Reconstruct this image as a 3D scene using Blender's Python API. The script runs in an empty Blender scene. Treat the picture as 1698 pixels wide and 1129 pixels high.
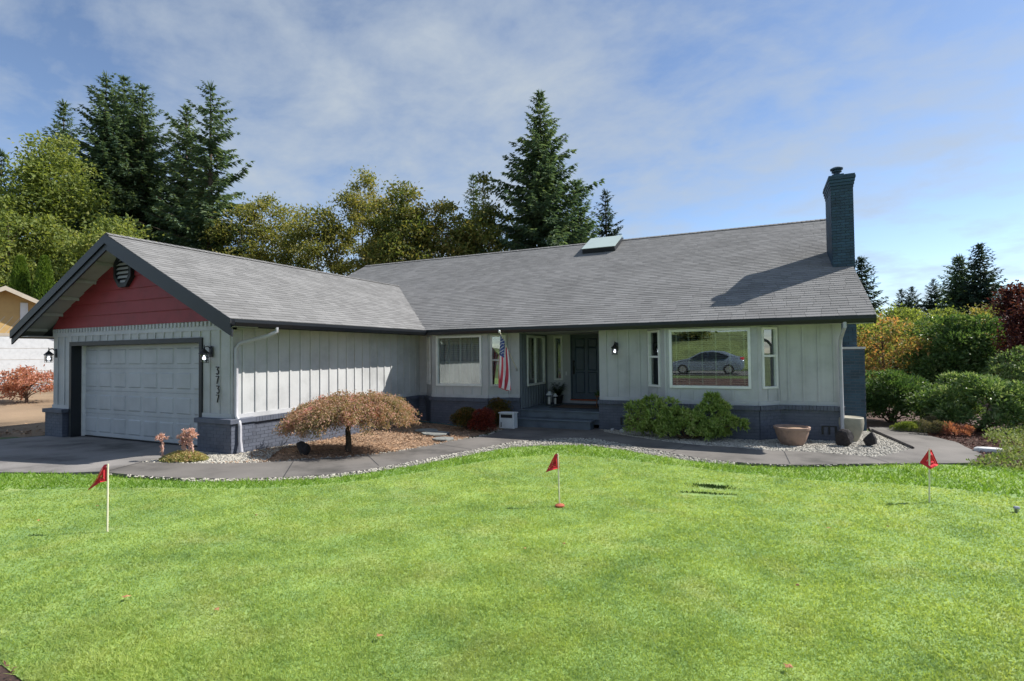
import bpy, bmesh, math, random
import numpy as np
from mathutils import Vector, Matrix
rnd = random.Random(7); RN = np.random.default_rng(7)
SC = bpy.context.scene
COL = SC.collection
# ---------------------------------------------------------------- camera
CAM = np.array([-1.664, -13.938, 2.047]); FPX = 881.1
_y, _p, _r = np.radians([25.005, 1.388, 0.67])
FW = np.array([-np.sin(_y)*np.cos(_p), np.cos(_y)*np.cos(_p), np.sin(_p)])
_rt = np.array([np.cos(_y), np.sin(_y), 0]); _up = np.cross(_rt, FW)
RT = np.cos(_r)*_rt - np.sin(_r)*_up; UP = np.sin(_r)*_rt + np.cos(_r)*_up
cam = bpy.data.cameras.new('camera'); cam.sensor_width = 36; cam.lens = FPX/1698*36
cam.clip_start = .05; cam.clip_end = 2000
camo = bpy.data.objects.new('camera', cam); COL.objects.link(camo); SC.camera = camo
camo.matrix_world = Matrix(((RT[0], UP[0], -FW[0], CAM[0]), (RT[1], UP[1], -FW[1], CAM[1]), (RT[2], UP[2], -FW[2], CAM[2]), (0, 0, 0, 1)))
def ray(u, v): return FW*FPX + RT*(u-849) - UP*(v-564.5)
def unp(u, v, ax, val):
    d = ray(u, v); n = np.eye(3)[ax] if isinstance(ax, int) else np.array(ax, float)
    return CAM + d*((val - CAM@n)/(d@n))
def G(u, v):                                   # photo pixel -> point on the ground
    p = unp(u, v, 2, 0)
    return unp(u, v, (0, .035, 1), -.133) if p[1] < -3.8 else p
def D(u, v, d): return CAM + ray(u, v)/FPX*d   # photo pixel + depth -> point
def H(x, y): return min(.6, max(0, .035*(-3.8-y)))
def Hn(y): return np.clip(.035*(-3.8-y), 0, .6)
# ---------------------------------------------------------------- world, sun, exposure
SUN_AZ, SUN_EL = math.radians(36), math.radians(44.5)
world = bpy.data.worlds.new('World'); SC.world = world; world.use_nodes = True
def nd(nt, t, **kw):
    n = nt.nodes.new(t)
    for k, v in kw.items():
        if k.startswith('i_'):
            n.inputs[k[2:].replace('_', ' ')].default_value = v
        else: setattr(n, k, v)
    return n
def ramp(nt, stops, fac=None):
    n = nt.nodes.new('ShaderNodeValToRGB'); e = n.color_ramp.elements
    while len(e) < len(stops): e.new(.5)
    for q, (p, c) in zip(e, stops):
        q.position = p; q.color = (c if len(c) == 4 else (*c, 1)) if not isinstance(c, (int, float)) else (c, c, c, 1)
    if fac is not None: nt.links.new(fac, n.inputs[0])
    return n
def mixc(nt, fac, a, b, mode='MIX'):
    n = nt.nodes.new('ShaderNodeMix'); n.data_type = 'RGBA'; n.blend_type = mode
    for s, v in ((0, fac), (6, a), (7, b)):
        if isinstance(v, (int, float)): n.inputs[s].default_value = v if s == 0 else (v, v, v, 1)
        elif isinstance(v, tuple): n.inputs[s].default_value = v if len(v) == 4 else (*v, 1)
        else: nt.links.new(v, n.inputs[s])
    return n.outputs[2]
def mth(nt, op, a, b=0., c=0.):
    n = nt.nodes.new('ShaderNodeMath'); n.operation = op
    for k, v in enumerate((a, b, c)):
        if isinstance(v, (int, float)): n.inputs[k].default_value = v
        else: nt.links.new(v, n.inputs[k])
    return n.outputs[0]
def make_world():
    nt = world.node_tree; nt.nodes.clear(); L = nt.links.new
    sky = nd(nt, 'ShaderNodeTexSky', sky_type='NISHITA', sun_disc=False, sun_elevation=SUN_EL, sun_rotation=math.pi/2-SUN_AZ)
    sky.altitude = 100; sky.air_density = .75; sky.dust_density = .15; sky.ozone_density = 1.0
    tc = nd(nt, 'ShaderNodeTexCoord'); sep = nd(nt, 'ShaderNodeSeparateXYZ'); L(tc.outputs['Generated'], sep.inputs[0])
    z = mth(nt, 'ADD', mth(nt, 'MAXIMUM', sep.outputs[2], 0.0), .22)
    cmb = nd(nt, 'ShaderNodeCombineXYZ'); L(mth(nt, 'DIVIDE', sep.outputs[0], z), cmb.inputs[0]); L(mth(nt, 'DIVIDE', sep.outputs[1], z), cmb.inputs[1])
    mp = nd(nt, 'ShaderNodeMapping'); mp.inputs['Rotation'].default_value = (0, 0, .6); mp.inputs['Scale'].default_value = (1, 1.25, 1); mp.inputs['Location'].default_value = CLOUD_OFF
    L(cmb.outputs[0], mp.inputs[0])
    big = nd(nt, 'ShaderNodeTexNoise', i_Scale=.55, i_Detail=2.0, i_Roughness=.5); L(mp.outputs[0], big.inputs[0])
    fine = nd(nt, 'ShaderNodeTexNoise', i_Scale=3.4, i_Detail=10.0, i_Roughness=.6, i_Distortion=.15); L(mp.outputs[0], fine.inputs[0])
    m = mth(nt, 'ADD', mth(nt, 'MULTIPLY', big.outputs[0], .7), mth(nt, 'MULTIPLY', fine.outputs[0], .7))
    cov = ramp(nt, [(.60, .02), (.73, .42), (.92, .92)], m)
    col = mixc(nt, cov.outputs[0], sky.outputs[0], CLOUD_COL)
    bg = nd(nt, 'ShaderNodeBackground', i_Strength=SKY_STR); L(col, bg.inputs[0])
    out = nd(nt, 'ShaderNodeOutputWorld'); L(bg.outputs[0], out.inputs[0])
CLOUD_OFF = (0, 0, 0); CLOUD_COL = (2.9, 3.3, 3.75); SKY_STR = .049
make_world()
sl = bpy.data.lights.new('sun', 'SUN'); sl.energy = 2.1; sl.angle = math.radians(.53); sl.color = (1, .95, .87)
so = bpy.data.objects.new('sun', sl); COL.objects.link(so)
SDIR = Vector((math.cos(SUN_EL)*math.cos(SUN_AZ), math.cos(SUN_EL)*math.sin(SUN_AZ), math.sin(SUN_EL)))
so.rotation_euler = SDIR.to_track_quat('Z', 'Y').to_euler(); so.location = (10, 10, 20)
vs = SC.view_settings; vs.view_transform = 'Standard'; vs.look = 'None'; vs.gamma = 1; vs.use_curve_mapping = False
vs.exposure = 1.88
SC.cycles.max_bounces = 8; SC.cycles.diffuse_bounces = 5; SC.cycles.glossy_bounces = 3; SC.cycles.transparent_max_bounces = 12
SC.cycles.use_denoising = True
# ---------------------------------------------------------------- materials
MATS = {}
def newmat(name):
    m = bpy.data.materials.new(name); m.use_nodes = True; nt = m.node_tree
    MATS[name] = m
    return m, nt, nt.nodes['Principled BSDF'], nt.links.new
def pos(nt): return nd(nt, 'ShaderNodeNewGeometry').outputs['Position']
def noise(nt, scale, detail=4., rough=.55, vec=None, out=0):
    n = nd(nt, 'ShaderNodeTexNoise', i_Scale=scale, i_Detail=detail, i_Roughness=rough)
    nt.links.new(vec if vec is not None else pos(nt), n.inputs['Vector']); return n.outputs[out]
def bump(nt, b, h, strength, dist=.01):
    n = nd(nt, 'ShaderNodeBump', i_Strength=strength, i_Distance=dist); nt.links.new(h, n.inputs['Height']); nt.links.new(n.outputs[0], b.inputs['Normal'])
def surf(name, c, rough=.6, var=.15, scale=3., fine=40., bmp=.15, c2=None, rnd_amt=0., metal=0., spec=.5, dist=.005, streak=0.):
    """painted / mineral surface: large soft patches, fine grain relief, tint per loose piece"""
    m, nt, b, L = newmat(name)
    c2 = c2 or tuple(x*(1-var*2) for x in c)
    hi = tuple(min(1, x*(1+var)) for x in c)
    col = ramp(nt, [(.3, c2), (.5, c), (.72, hi)], noise(nt, scale, 6, .6)).outputs[0]
    g = noise(nt, fine, 3, .6)
    col = mixc(nt, min(1, var*1.2), col, ramp(nt, [(.3, .35), (.7, 1.)], g).outputs[0], 'MULTIPLY')
    if streak:
        mp = nd(nt, 'ShaderNodeMapping'); mp.inputs['Scale'].default_value = (9, 9, .55); L(pos(nt), mp.inputs[0])
        col = mixc(nt, streak, col, ramp(nt, [(.35, .62), (.6, 1.)], noise(nt, 1.6, 5, .65, mp.outputs[0])).outputs[0], 'MULTIPLY')
    if rnd_amt:
        gi = nd(nt, 'ShaderNodeNewGeometry').outputs['Random Per Island']; oi = nd(nt, 'ShaderNodeObjectInfo').outputs['Random']
        r = mth(nt, 'FRACT', mth(nt, 'ADD', gi, oi))
        col = mixc(nt, 1., col, ramp(nt, [(0, 1-rnd_amt), (1, 1+rnd_amt*.6)], r).outputs[0], 'MULTIPLY')
    L(col, b.inputs['Base Color']); b.inputs['Roughness'].default_value = rough; b.inputs['Metallic'].default_value = metal
    b.inputs['Specular IOR Level'].default_value = spec
    if bmp: bump(nt, b, g, bmp, dist)
    return m
def leafy(name, cols, trans=.35, rough=.5, nscale=1.2, spec=.25):
    """foliage: tint per leaf plus slow patches through the crown, light passes through leaves"""
    m, nt, b, L = newmat(name)
    gi = nd(nt, 'ShaderNodeNewGeometry').outputs['Random Per Island']
    f = mth(nt, 'ADD', mth(nt, 'MULTIPLY', gi, .55), mth(nt, 'MULTIPLY', mth(nt, 'SUBTRACT', noise(nt, nscale, 3), .22), .8))
    n = len(cols); col = ramp(nt, [((i+.5)/n, c) for i, c in enumerate(cols)], f).outputs[0]
    L(col, b.inputs['Base Color']); b.inputs['Roughness'].default_value = rough; b.inputs['Specular IOR Level'].default_value = spec
    t = nd(nt, 'ShaderNodeBsdfTranslucent'); L(mixc(nt, 1., col, (1.25, 1.2, .6), 'MULTIPLY'), t.inputs[0])
    mx = nd(nt, 'ShaderNodeMixShader'); mx.inputs[0].default_value = trans
    L(b.outputs[0], mx.inputs[1]); L(t.outputs[0], mx.inputs[2]); L(mx.outputs[0], nt.nodes['Material Output'].inputs[0])
    return m
def flat(name, c, rough=.5, metal=0., spec=.5):
    return surf(name, c, rough, .06, 6., 60., .05, metal=metal, spec=spec)
surf('siding', (.47, .48, .486), .62, .10, 1.6, 90., .2, rnd_amt=.05, streak=.12)
surf('siding_trim', (.46, .47, .49), .6, .08, 2., 80., .1, rnd_amt=.04)
surf('brick_paint', (.092, .105, .142), .62, .12, 4., 55., .3, rnd_amt=.08, dist=.005)
surf('mortar_paint', (.075, .085, .115), .75, .2, 5., 60., .3)
surf('chimney_paint', (.022, .06, .10), .6, .18, 4., 50., .35, rnd_amt=.25, dist=.006)
surf('dark_trim', (.0075, .0105, .015), .5, .15, 2., 60., .1)
surf('gutter', (.009, .0115, .016), .35, .12, 2., 60., .05)
surf('red_board', (.25, .026, .032), .6, .12, 2.5, 70., .2, rnd_amt=.1)
surf('soffit', (.40, .40, .385), .7, .1, 2., 60., .1)
surf('door_grey', (.45, .47, .495), .5, .08, 1.2, 80., .1, rnd_amt=.03, streak=.1)
flat('vinyl_white', (.74, .75, .73), .4)
flat('downspout', (.42, .42, .46), .45)
surf('front_door', (.055, .085, .115), .45, .1, 3., 60., .1)
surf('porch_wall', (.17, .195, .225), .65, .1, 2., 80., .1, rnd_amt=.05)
surf('deck', (.11, .14, .175), .65, .15, 3., 50., .2, rnd_amt=.15)
surf('iron', (.012, .013, .016), .45, .2, 8., 80., .1)
surf('shingle', (.205, .204, .204), .92, .08, .7, 90., .3, rnd_amt=.16, dist=.004, spec=.15)
surf('shingle_pale', (.20, .185, .16), .9, .16, .9, 70., .4, rnd_amt=.2, spec=.2)
surf('concrete', (.152, .14, .129), .85, .3, .8, 130., .5, dist=.004)
surf('drive_concrete', (.22, .208, .2), .85, .36, .8, 90., .4, dist=.004)
surf('asphalt', (.13, .128, .125), .9, .15, .6, 120., .4)
surf('soil', (.10, .065, .042), .95, .3, 1.2, 60., .8, dist=.02)
surf('turf_soil', (.022, .03, .012), .95, .3, 6., 60., .8, dist=.02)
surf('bark_ground', (.36, .24, .155), .95, .3, 1.5, 55., .9, dist=.02)
surf('dark_mulch', (.09, .05, .038), .95, .3, 1.5, 55., .9, dist=.02)
surf('tan_ground', (.27, .19, .12), .95, .3, .5, 45., .8, dist=.02)
surf('bark_chip', (.42, .27, .17), .9, .3, 3., 60., .3, rnd_amt=.5)
surf('red_chip', (.16, .07, .05), .9, .3, 3., 60., .3, rnd_amt=.5)
surf('pebble', (.44, .415, .36), .75, .18, 9., 60., .2, rnd_amt=.4)
surf('gravel_bed', (.30, .29, .27), .95, .3, 14., 60., .8, dist=.015)
surf('dry_meadow', (.13, .17, .055), .95, .35, .45, 8., .6, dist=.05)
surf('meadow', (.11, .16, .05), .95, .3, .15, 8., .6, dist=.05)
surf('terracotta', (.33, .22, .17), .75, .22, 4., 60., .3)
surf('urn_clay', (.31, .29, .23), .65, .12, 4., 60., .2)
surf('dark_rock', (.030, .026, .028), .85, .3, 9., 40., .7, dist=.02)
surf('pale_rock', (.55, .56, .57), .8, .15, 9., 40., .5, dist=.01)
surf('flagstone', (.21, .22, .21), .85, .2, 5., 50., .4)
surf('bark', (.10, .075, .055), .95, .3, 3., 25., .9, dist=.03)
surf('pale_bark', (.28, .25, .21), .9, .3, 2., 15., .6, dist=.02)
surf('shrub_wood', (.14, .09, .065), .9, .25, 8., 60., .4)
surf('yellow_siding', (.50, .33, .13), .7, .08, 1.5, 60., .1)
surf('tan_trim', (.50, .44, .36), .7, .08, 1.5, 60., .1)
flat('white_paint', (.66, .68, .70), .5)
flat('red_cloth', (.62, .045, .06), .8, spec=.1)
flat('pole_white', (.70, .66, .50), .5)
flat('clay_red', (.40, .10, .05), .8)
surf('wood', (.22, .10, .04), .6, .2, 6., 50., .2)
surf('mat_brown', (.13, .085, .06), .95, .2, 8., 90., .6)
flat('mat_dark', (.02, .022, .028), .9)
flat('teal', (.012, .13, .11), .4)
flat('hose_teal', (.03, .12, .14), .5)
flat('car_paint', (.20, .24, .30), .25, .4)
flat('rubber', (.015, .015, .016), .8)
flat('alloy', (.45, .45, .46), .35, .8)
flat('flag_red', (.60, .08, .11), .85, spec=.1); flat('flag_white', (.85, .82, .83), .85, spec=.1)
surf('interior', (.09, .085, .08), .9, .1)
flat('blind_tan', (.50, .50, .43), .6); flat('blind_slat', (.62, .64, .60), .6)
flat('candle', (.75, .73, .66), .6)
surf('dead_leaf', (.42, .20, .09), .8, .25, 30., 90., .2, rnd_amt=.6)
def glassm(name, tint, refl, rough=.0):
    m, nt, b, L = newmat(name); nt.nodes.remove(b)
    t = nd(nt, 'ShaderNodeBsdfTransparent'); t.inputs[0].default_value = (*tint, 1)
    g = nd(nt, 'ShaderNodeBsdfGlossy', i_Roughness=rough); g.inputs[0].default_value = (.92, .96, .97, 1)
    fr = nd(nt, 'ShaderNodeFresnel', i_IOR=1.5)
    f = mth(nt, 'MINIMUM', mth(nt, 'ADD', mth(nt, 'MULTIPLY', fr.outputs[0], 1.8), refl), 1.)
    mx = nd(nt, 'ShaderNodeMixShader'); L(f, mx.inputs[0]); L(t.outputs[0], mx.inputs[1]); L(g.outputs[0], mx.inputs[2])
    L(mx.outputs[0], nt.nodes['Material Output'].inputs[0]); return m
glassm('glass', (.84, .88, .86), .14); glassm('lamp_glass', (.9, .92, .95), .04)
surf('skylight_pane', (.42, .50, .46), .12, .04, 2., 60., 0.)
m, nt, b, L = newmat('bulb'); b.inputs['Emission Color'].default_value = (.9, .93, 1, 1); b.inputs['Emission Strength'].default_value = 1.3
surf('car_glass', (.012, .014, .016), .08, .1, 4., 40., 0.)
surf('flag_blue', (.055, .075, .24), .85, .06, spec=.1)
leafy('fringe', [(.10, .20, .03), (.15, .28, .04), (.20, .33, .05), (.28, .37, .09)], .5, .55, .8, .15)
def lawn_mat(name, cols, trans, base=False):
    m, nt, b, L = newmat(name); gi = nd(nt, 'ShaderNodeNewGeometry').outputs['Random Per Island']
    f = mth(nt, 'ADD', mth(nt, 'MULTIPLY', gi, .34), mth(nt, 'ADD', mth(nt, 'MULTIPLY', mth(nt, 'SUBTRACT', noise(nt, .9, 4, .6), .2), .55), mth(nt, 'MULTIPLY', mth(nt, 'SUBTRACT', noise(nt, 4.5, 3, .6), .3), .45)))
    n = len(cols); col = ramp(nt, [((i+.5)/n, c) for i, c in enumerate(cols)], f).outputs[0]
    yel = ramp(nt, [(.50, 0), (.75, .6)], noise(nt, 1.7, 5, .65)).outputs[0]
    col = mixc(nt, yel, col, (.36, .40, .15))
    L(col, b.inputs['Base Color']); b.inputs['Roughness'].default_value = .6; b.inputs['Specular IOR Level'].default_value = .15
    t = nd(nt, 'ShaderNodeBsdfTranslucent'); L(mixc(nt, 1., col, (1.4, 1.3, .7), 'MULTIPLY'), t.inputs[0])
    mx = nd(nt, 'ShaderNodeMixShader'); mx.inputs[0].default_value = trans
    if base: bump(nt, b, noise(nt, 60., 3, .6), .4, .01); return
    L(b.outputs[0], mx.inputs[1]); L(t.outputs[0], mx.inputs[2]); L(mx.outputs[0], nt.nodes['Material Output'].inputs[0])
LC = [(.15, .25, .09), (.235, .345, .105), (.32, .425, .115), (.43, .52, .165), (.55, .58, .27)]
lawn_mat('grass', LC, .5)
lawn_mat('lawn_base', LC, .0, True)
leafy('dark_grass', [(.012, .03, .008), (.03, .065, .018), (.08, .14, .035)], .2, .7, 8., .1)
leafy('conifer', [(.055, .10, .074), (.088, .145, .096), (.13, .19, .115), (.19, .245, .135)], .35, .7, .25, .15)
leafy('conifer_blue', [(.026, .048, .042), (.042, .072, .06), (.065, .10, .08)], .35, .7, .25, .15)
leafy('yellow_green', [(.08, .12, .035), (.16, .21, .055), (.25, .30, .09), (.36, .37, .13)], .5, .6, .25)
leafy('alder', [(.09, .12, .035), (.18, .205, .06), (.28, .27, .09), (.36, .31, .13)], .5, .6, .3)
leafy('madrona', [(.055, .088, .03), (.12, .155, .045), (.22, .215, .065), (.37, .28, .11)], .5, .5, .3)
leafy('fall_maple', [(.11, .15, .05), (.19, .22, .07), (.38, .25, .11), (.52, .21, .10)], .5, .6, .35)
leafy('rhodo', [(.03, .07, .022), (.06, .125, .035), (.11, .19, .06), (.22, .28, .14)], .38, .42, 1.5, .35)
leafy('rhodo_pale', [(.05, .10, .035), (.10, .18, .06), (.18, .27, .10), (.34, .40, .24)], .38, .4, 1.8, .4)
leafy('azalea', [(.13, .20, .05), (.25, .36, .085), (.38, .48, .14), (.52, .53, .24)], .35, .5, 2.)
leafy('laceleaf', [(.15, .17, .06), (.27, .23, .11), (.42, .28, .19), (.53, .32, .26), (.62, .23, .23)], .35, .6, 2.2)
leafy('red_maple', [(.34, .13, .09), (.50, .22, .15), (.60, .33, .25)], .35, .6, 1.2)
leafy('barberry', [(.07, .012, .012), (.17, .03, .02), (.28, .055, .03)], .3, .5, 4.)
leafy('olive_shrub', [(.03, .04, .01), (.075, .075, .015), (.15, .10, .025), (.24, .10, .03)], .3, .5, 4.)
leafy('plum', [(.022, .008, .014), (.05, .014, .02), (.12, .035, .03), (.19, .07, .045)], .3, .5, .8)
leafy('arbor', [(.055, .11, .015), (.10, .17, .02), (.16, .23, .035)], .25, .6, 1.)
leafy('lime', [(.13, .20, .035), (.22, .29, .06), (.33, .36, .12)], .3, .6, 3.)
leafy('heather', [(.10, .11, .05), (.17, .16, .09), (.24, .20, .13)], .25, .7, 4.)
leafy('pale_cover', [(.10, .17, .03), (.22, .29, .09), (.42, .44, .28)], .3, .6, 3.)
leafy('sedum', [(.16, .20, .05), (.34, .34, .12), (.50, .42, .20), (.45, .24, .16)], .25, .5, 8.)
leafy('pink_bloom', [(.52, .28, .24), (.66, .42, .36), (.72, .54, .46)], .25, .6, 9.)
leafy('fern', [(.008, .022, .012), (.015, .04, .02), (.03, .06, .03)], .25, .5, 5.)
# ---------------------------------------------------------------- mesh helpers
WPOS = {}
def mat_of(m): return MATS[m] if isinstance(m, str) else m
def rawmesh(name, v, f):
    v = np.asarray(v, np.float32).reshape(-1, 3); f = np.asarray(f, np.int32); k = f.shape[1]
    me = bpy.data.meshes.new(name); me.vertices.add(len(v)); me.vertices.foreach_set('co', v.ravel())
    me.loops.add(f.size); me.loops.foreach_set('vertex_index', f.ravel())
    me.polygons.add(len(f)); me.polygons.foreach_set('loop_start', np.arange(0, f.size, k, dtype=np.int32))
    me.update(calc_edges=True); me.shade_flat(); return me
def link(name, me, m, parent=None):
    o = bpy.data.objects.new(name, me); COL.objects.link(o)
    if m is not None and not me.materials:
        me.materials.append(mat_of(m))
    if parent is not None: o.parent = parent; WPOS[o.name] = WPOS[parent.name]
    else: WPOS[o.name] = np.zeros(3)
    return o
def tag(o, label=None, cat=None, group=None, kind=None):
    if label: o['label'] = label
    if cat: o['category'] = cat
    if group: o['group'] = group
    if kind: o['kind'] = kind
    return o
def thing(name, loc, label, cat, group=None):
    o = bpy.data.objects.new(name, None); COL.objects.link(o); o.location = loc; o.empty_display_size = .2
    WPOS[o.name] = np.array(loc, float); return tag(o, label, cat, group)
class MB:
    def __init__(s): s.v = []; s.f = []
    def add(s, vs, fs):
        k = len(s.v); s.v += [tuple(map(float, q)) for q in vs]; s.f += [tuple(i+k for i in f) for f in fs]; return s
    def box(s, x0, x1, y0, y1, z0, z1):
        return s.add([(x, y, z) for z in (z0, z1) for y in (y0, y1) for x in (x0, x1)], [(0, 2, 3, 1), (4, 5, 7, 6), (0, 1, 5, 4), (2, 6, 7, 3), (0, 4, 6, 2), (1, 3, 7, 5)])
    def obox(s, o, ex, ey, ez, r):                  # box in a frame: r = x0,x1,y0,y1,z0,z1
        o, ex, ey, ez = map(np.array, (o, ex, ey, ez)); x0, x1, y0, y1, z0, z1 = r
        return s.add([o+ex*x+ey*y+ez*z for z in (z0, z1) for y in (y0, y1) for x in (x0, x1)], [(0, 2, 3, 1), (4, 5, 7, 6), (0, 1, 5, 4), (2, 6, 7, 3), (0, 4, 6, 2), (1, 3, 7, 5)])
    def prism(s, pts, off):                        # polygon extruded by a vector
        n = len(pts); a = [np.array(p, float) for p in pts]; b = [p+np.array(off) for p in a]
        return s.add(a+b, [tuple(range(n))[::-1], tuple(range(n, 2*n))] + [(i, (i+1) % n, n+(i+1) % n, n+i) for i in range(n)])
    def tube(s, pts, rad, n=8, cap=True):
        pts = [np.array(p, float) for p in pts]; rad = rad if hasattr(rad, '__len__') else [rad]*len(pts); k = len(s.v); u = None
        for i, p in enumerate(pts):
            t = pts[min(i+1, len(pts)-1)] - pts[max(i-1, 0)]; t = t/(np.linalg.norm(t)+1e-9)
            if u is None: u = np.cross(t, (0, 0, 1) if abs(t[2]) < .9 else (1, 0, 0))
            u = u - t*(u@t); u /= np.linalg.norm(u)+1e-9; w = np.cross(t, u)
            for j in range(n):
                a = 2*math.pi*j/n; s.v.append(tuple(p+(u*math.cos(a)+w*math.sin(a))*rad[i]))
        for i in range(len(pts)-1):
            for j in range(n): s.f.append((k+i*n+j, k+i*n+(j+1) % n, k+(i+1)*n+(j+1) % n, k+(i+1)*n+j))
        if cap: s.f.append(tuple(k+j for j in range(n))[::-1]); s.f.append(tuple(k+(len(pts)-1)*n+j for j in range(n)))
        return s
    def lathe(s, c, prof, n=24, sx=1., sy=1.):
        k = len(s.v); c = np.array(c, float)
        for r, z in prof:
            for j in range(n):
                a = 2*math.pi*j/n; s.v.append((c[0]+r*sx*math.cos(a), c[1]+r*sy*math.sin(a), c[2]+z))
        for i in range(len(prof)-1):
            for j in range(n): s.f.append((k+i*n+j, k+i*n+(j+1) % n, k+(i+1)*n+(j+1) % n, k+(i+1)*n+j))
        s.f.append(tuple(k+j for j in range(n))[::-1]); s.f.append(tuple(k+(len(prof)-1)*n+j for j in range(n))); return s
    def build(s, name, m, parent=None, bevel=0., smooth=False):
        me = bpy.data.meshes.new(name); w = WPOS[parent.name] if parent is not None else np.zeros(3)
        me.from_pydata([tuple(np.array(v)-w) for v in s.v], [], s.f)
        bm = bmesh.new(); bm.from_mesh(me); bmesh.ops.recalc_face_normals(bm, faces=bm.faces); bm.to_mesh(me); bm.free()
        if smooth:
            for p in me.polygons: p.use_smooth = True
            me.set_sharp_from_angle(angle=math.radians(40))
        o = link(name, me, m, parent)
        if bevel:
            b = o.modifiers.new('bevel', 'BEVEL'); b.width = bevel; b.segments = 2; b.limit_method = 'ANGLE'
        return o
def boxpart(name, m, parent, *r, bevel=0.): return MB().box(*r).build(name, m, parent, bevel)
UNIT = MB().box(-.5, .5, -.5, .5, -.5, .5)
_unit = {}
def unitmesh(m):
    if m not in _unit:
        o = UNIT.build('unit', m); _unit[m] = o.data; bpy.data.objects.remove(o)
        _unit[m].name = 'piece_'+m
    return _unit[m]
def piece(name, m, parent, c, size, rz=0.):        # box piece that shares one mesh with its alikes
    o = bpy.data.objects.new(name, unitmesh(m)); COL.objects.link(o); o.parent = parent
    o.location = np.array(c, float)-WPOS[parent.name]; o.scale = size; o.rotation_euler = (0, 0, rz); WPOS[o.name] = WPOS[parent.name]; return o
def boxes_mesh(cs, sizes, rz):                     # many boxes joined
    cs = np.array(cs); sizes = np.array(sizes); rz = np.array(rz); n = len(cs)
    u = np.array([(x, y, z) for z in (-.5, .5) for y in (-.5, .5) for x in (-.5, .5)])
    p = u[None]*sizes[:, None]; c, s = np.cos(rz)[:, None], np.sin(rz)[:, None]
    q = np.stack([p[..., 0]*c-p[..., 1]*s, p[..., 0]*s+p[..., 1]*c, p[..., 2]], -1)+cs[:, None]
    F = np.array([(0, 2, 3, 1), (4, 5, 7, 6), (0, 1, 5, 4), (2, 6, 7, 3), (0, 4, 6, 2), (1, 3, 7, 5)])
    return q.reshape(-1, 3), (F[None]+np.arange(n)[:, None, None]*8).reshape(-1, 4)
def unitv(a): return a/(np.linalg.norm(a, axis=-1, keepdims=True)+1e-9)
def kites(b, d, n, L, W, fold=.25):
    b = np.asarray(b, float); d = unitv(np.asarray(d, float)); s = unitv(np.cross(d, n)); nn = np.cross(s, d)
    L = np.broadcast_to(np.asarray(L, float), (len(b),))[:, None]; W = np.broadcast_to(np.asarray(W, float), (len(b),))[:, None]
    m = b+d*L*.45+nn*W*fold
    return np.stack([b, m+s*W*.5, b+d*L, m-s*W*.5], 1)
def kite_mesh(name, kv):
    kv = np.concatenate(kv) if isinstance(kv, list) else kv
    return rawmesh(name, kv.reshape(-1, 3), np.arange(len(kv)*4).reshape(-1, 4))
def rdir(n, rng): return unitv(rng.normal(size=(n, 3)))
def foliage_part(name, kv, m, parent):
    kv = np.concatenate(kv) if isinstance(kv, list) else kv
    return link(name, kite_mesh(name, kv-WPOS[parent.name]), m, parent)
# ---------------------------------------------------------------- ground sheets
def fold_cut(bm):
    for yy in (-3.8, -.6/.035-3.8):
        bmesh.ops.bisect_plane(bm, geom=bm.verts[:]+bm.edges[:]+bm.faces[:], plane_co=(0, yy, 0), plane_no=(0, 1, 0))
def sheet(name, pts, m, dz, kind='structure', thick=0., hf=None, label=None, cat=None):
    bm = bmesh.new(); vs_ = [bm.verts.new((p[0], p[1], 0)) for p in pts]
    es = [bm.edges.new((vs_[i], vs_[(i+1) % len(vs_)])) for i in range(len(vs_))]
    bmesh.ops.triangle_fill(bm, use_beauty=True, edges=es, normal=(0, 0, 1)); fold_cut(bm)
    if thick:
        r = bmesh.ops.extrude_face_region(bm, geom=bm.faces[:])
        for v in [g for g in r['geom'] if isinstance(g, bmesh.types.BMVert)]: v.co.z = 1
    for v in bm.verts:
        h = (hf or H)(v.co.x, v.co.y); v.co.z = h+dz-(thick if thick and v.co.z < .5 else 0)
    bmesh.ops.recalc_face_normals(bm, faces=bm.faces)
    me = bpy.data.meshes.new(name); bm.to_mesh(me); bm.free()
    if not thick and len(me.polygons) and me.polygons[0].normal.z < 0: me.flip_normals()
    return tag(link(name, me, m), label, cat, kind=kind)
def curve(px, n=6):                                # smooth line through pixels on the ground
    P = [np.array(G(*p))[:2] for p in px]; out = []
    for i in range(len(P)-1):
        a, b, c, d = P[max(i-1, 0)], P[i], P[i+1], P[min(i+2, len(P)-1)]
        for k in range(n):
            t = k/n; out.append(.5*((2*b)+(c-a)*t+(2*a-5*b+4*c-d)*t*t+(3*b-a-3*c+d)*t**3))
    return out+[P[-1]]
def inpoly(x, y, poly):
    p = np.array(poly)[:, :2]; r = np.zeros(len(x), bool); j = len(p)-1
    for i in range(len(p)):
        c = ((p[i, 1] > y) != (p[j, 1] > y)) & (x < (p[j, 0]-p[i, 0])*(y-p[i, 1])/(p[j, 1]-p[i, 1]+1e-12)+p[i, 0]); r ^= c; j = i
    return r
sheet('ground', [(-420, -400), (400, -400), (400, 420), (-420, 420)], 'meadow', -.05)
LAWN_EDGE = curve([(0, 784), (90, 785), (170, 788), (270, 796), (400, 797), (540, 792), (650, 777), (750, 760), (830, 744), (905, 738), (960, 738), (1015, 743), (1090, 755), (1180, 767), (1300, 774), (1400, 773), (1480, 770), (1560, 769), (1625, 772), (1698, 776)])
PATH_LOW = curve([(168, 782), (270, 791), (400, 793), (540, 787), (650, 771), (750, 752), (800, 742), (850, 732), (880, 730), (905, 728), (950, 726), (985, 727), (1030, 735), (1090, 746), (1180, 762), (1300, 770), (1400, 769), (1480, 768), (1560, 768), (1612, 767)])
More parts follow.
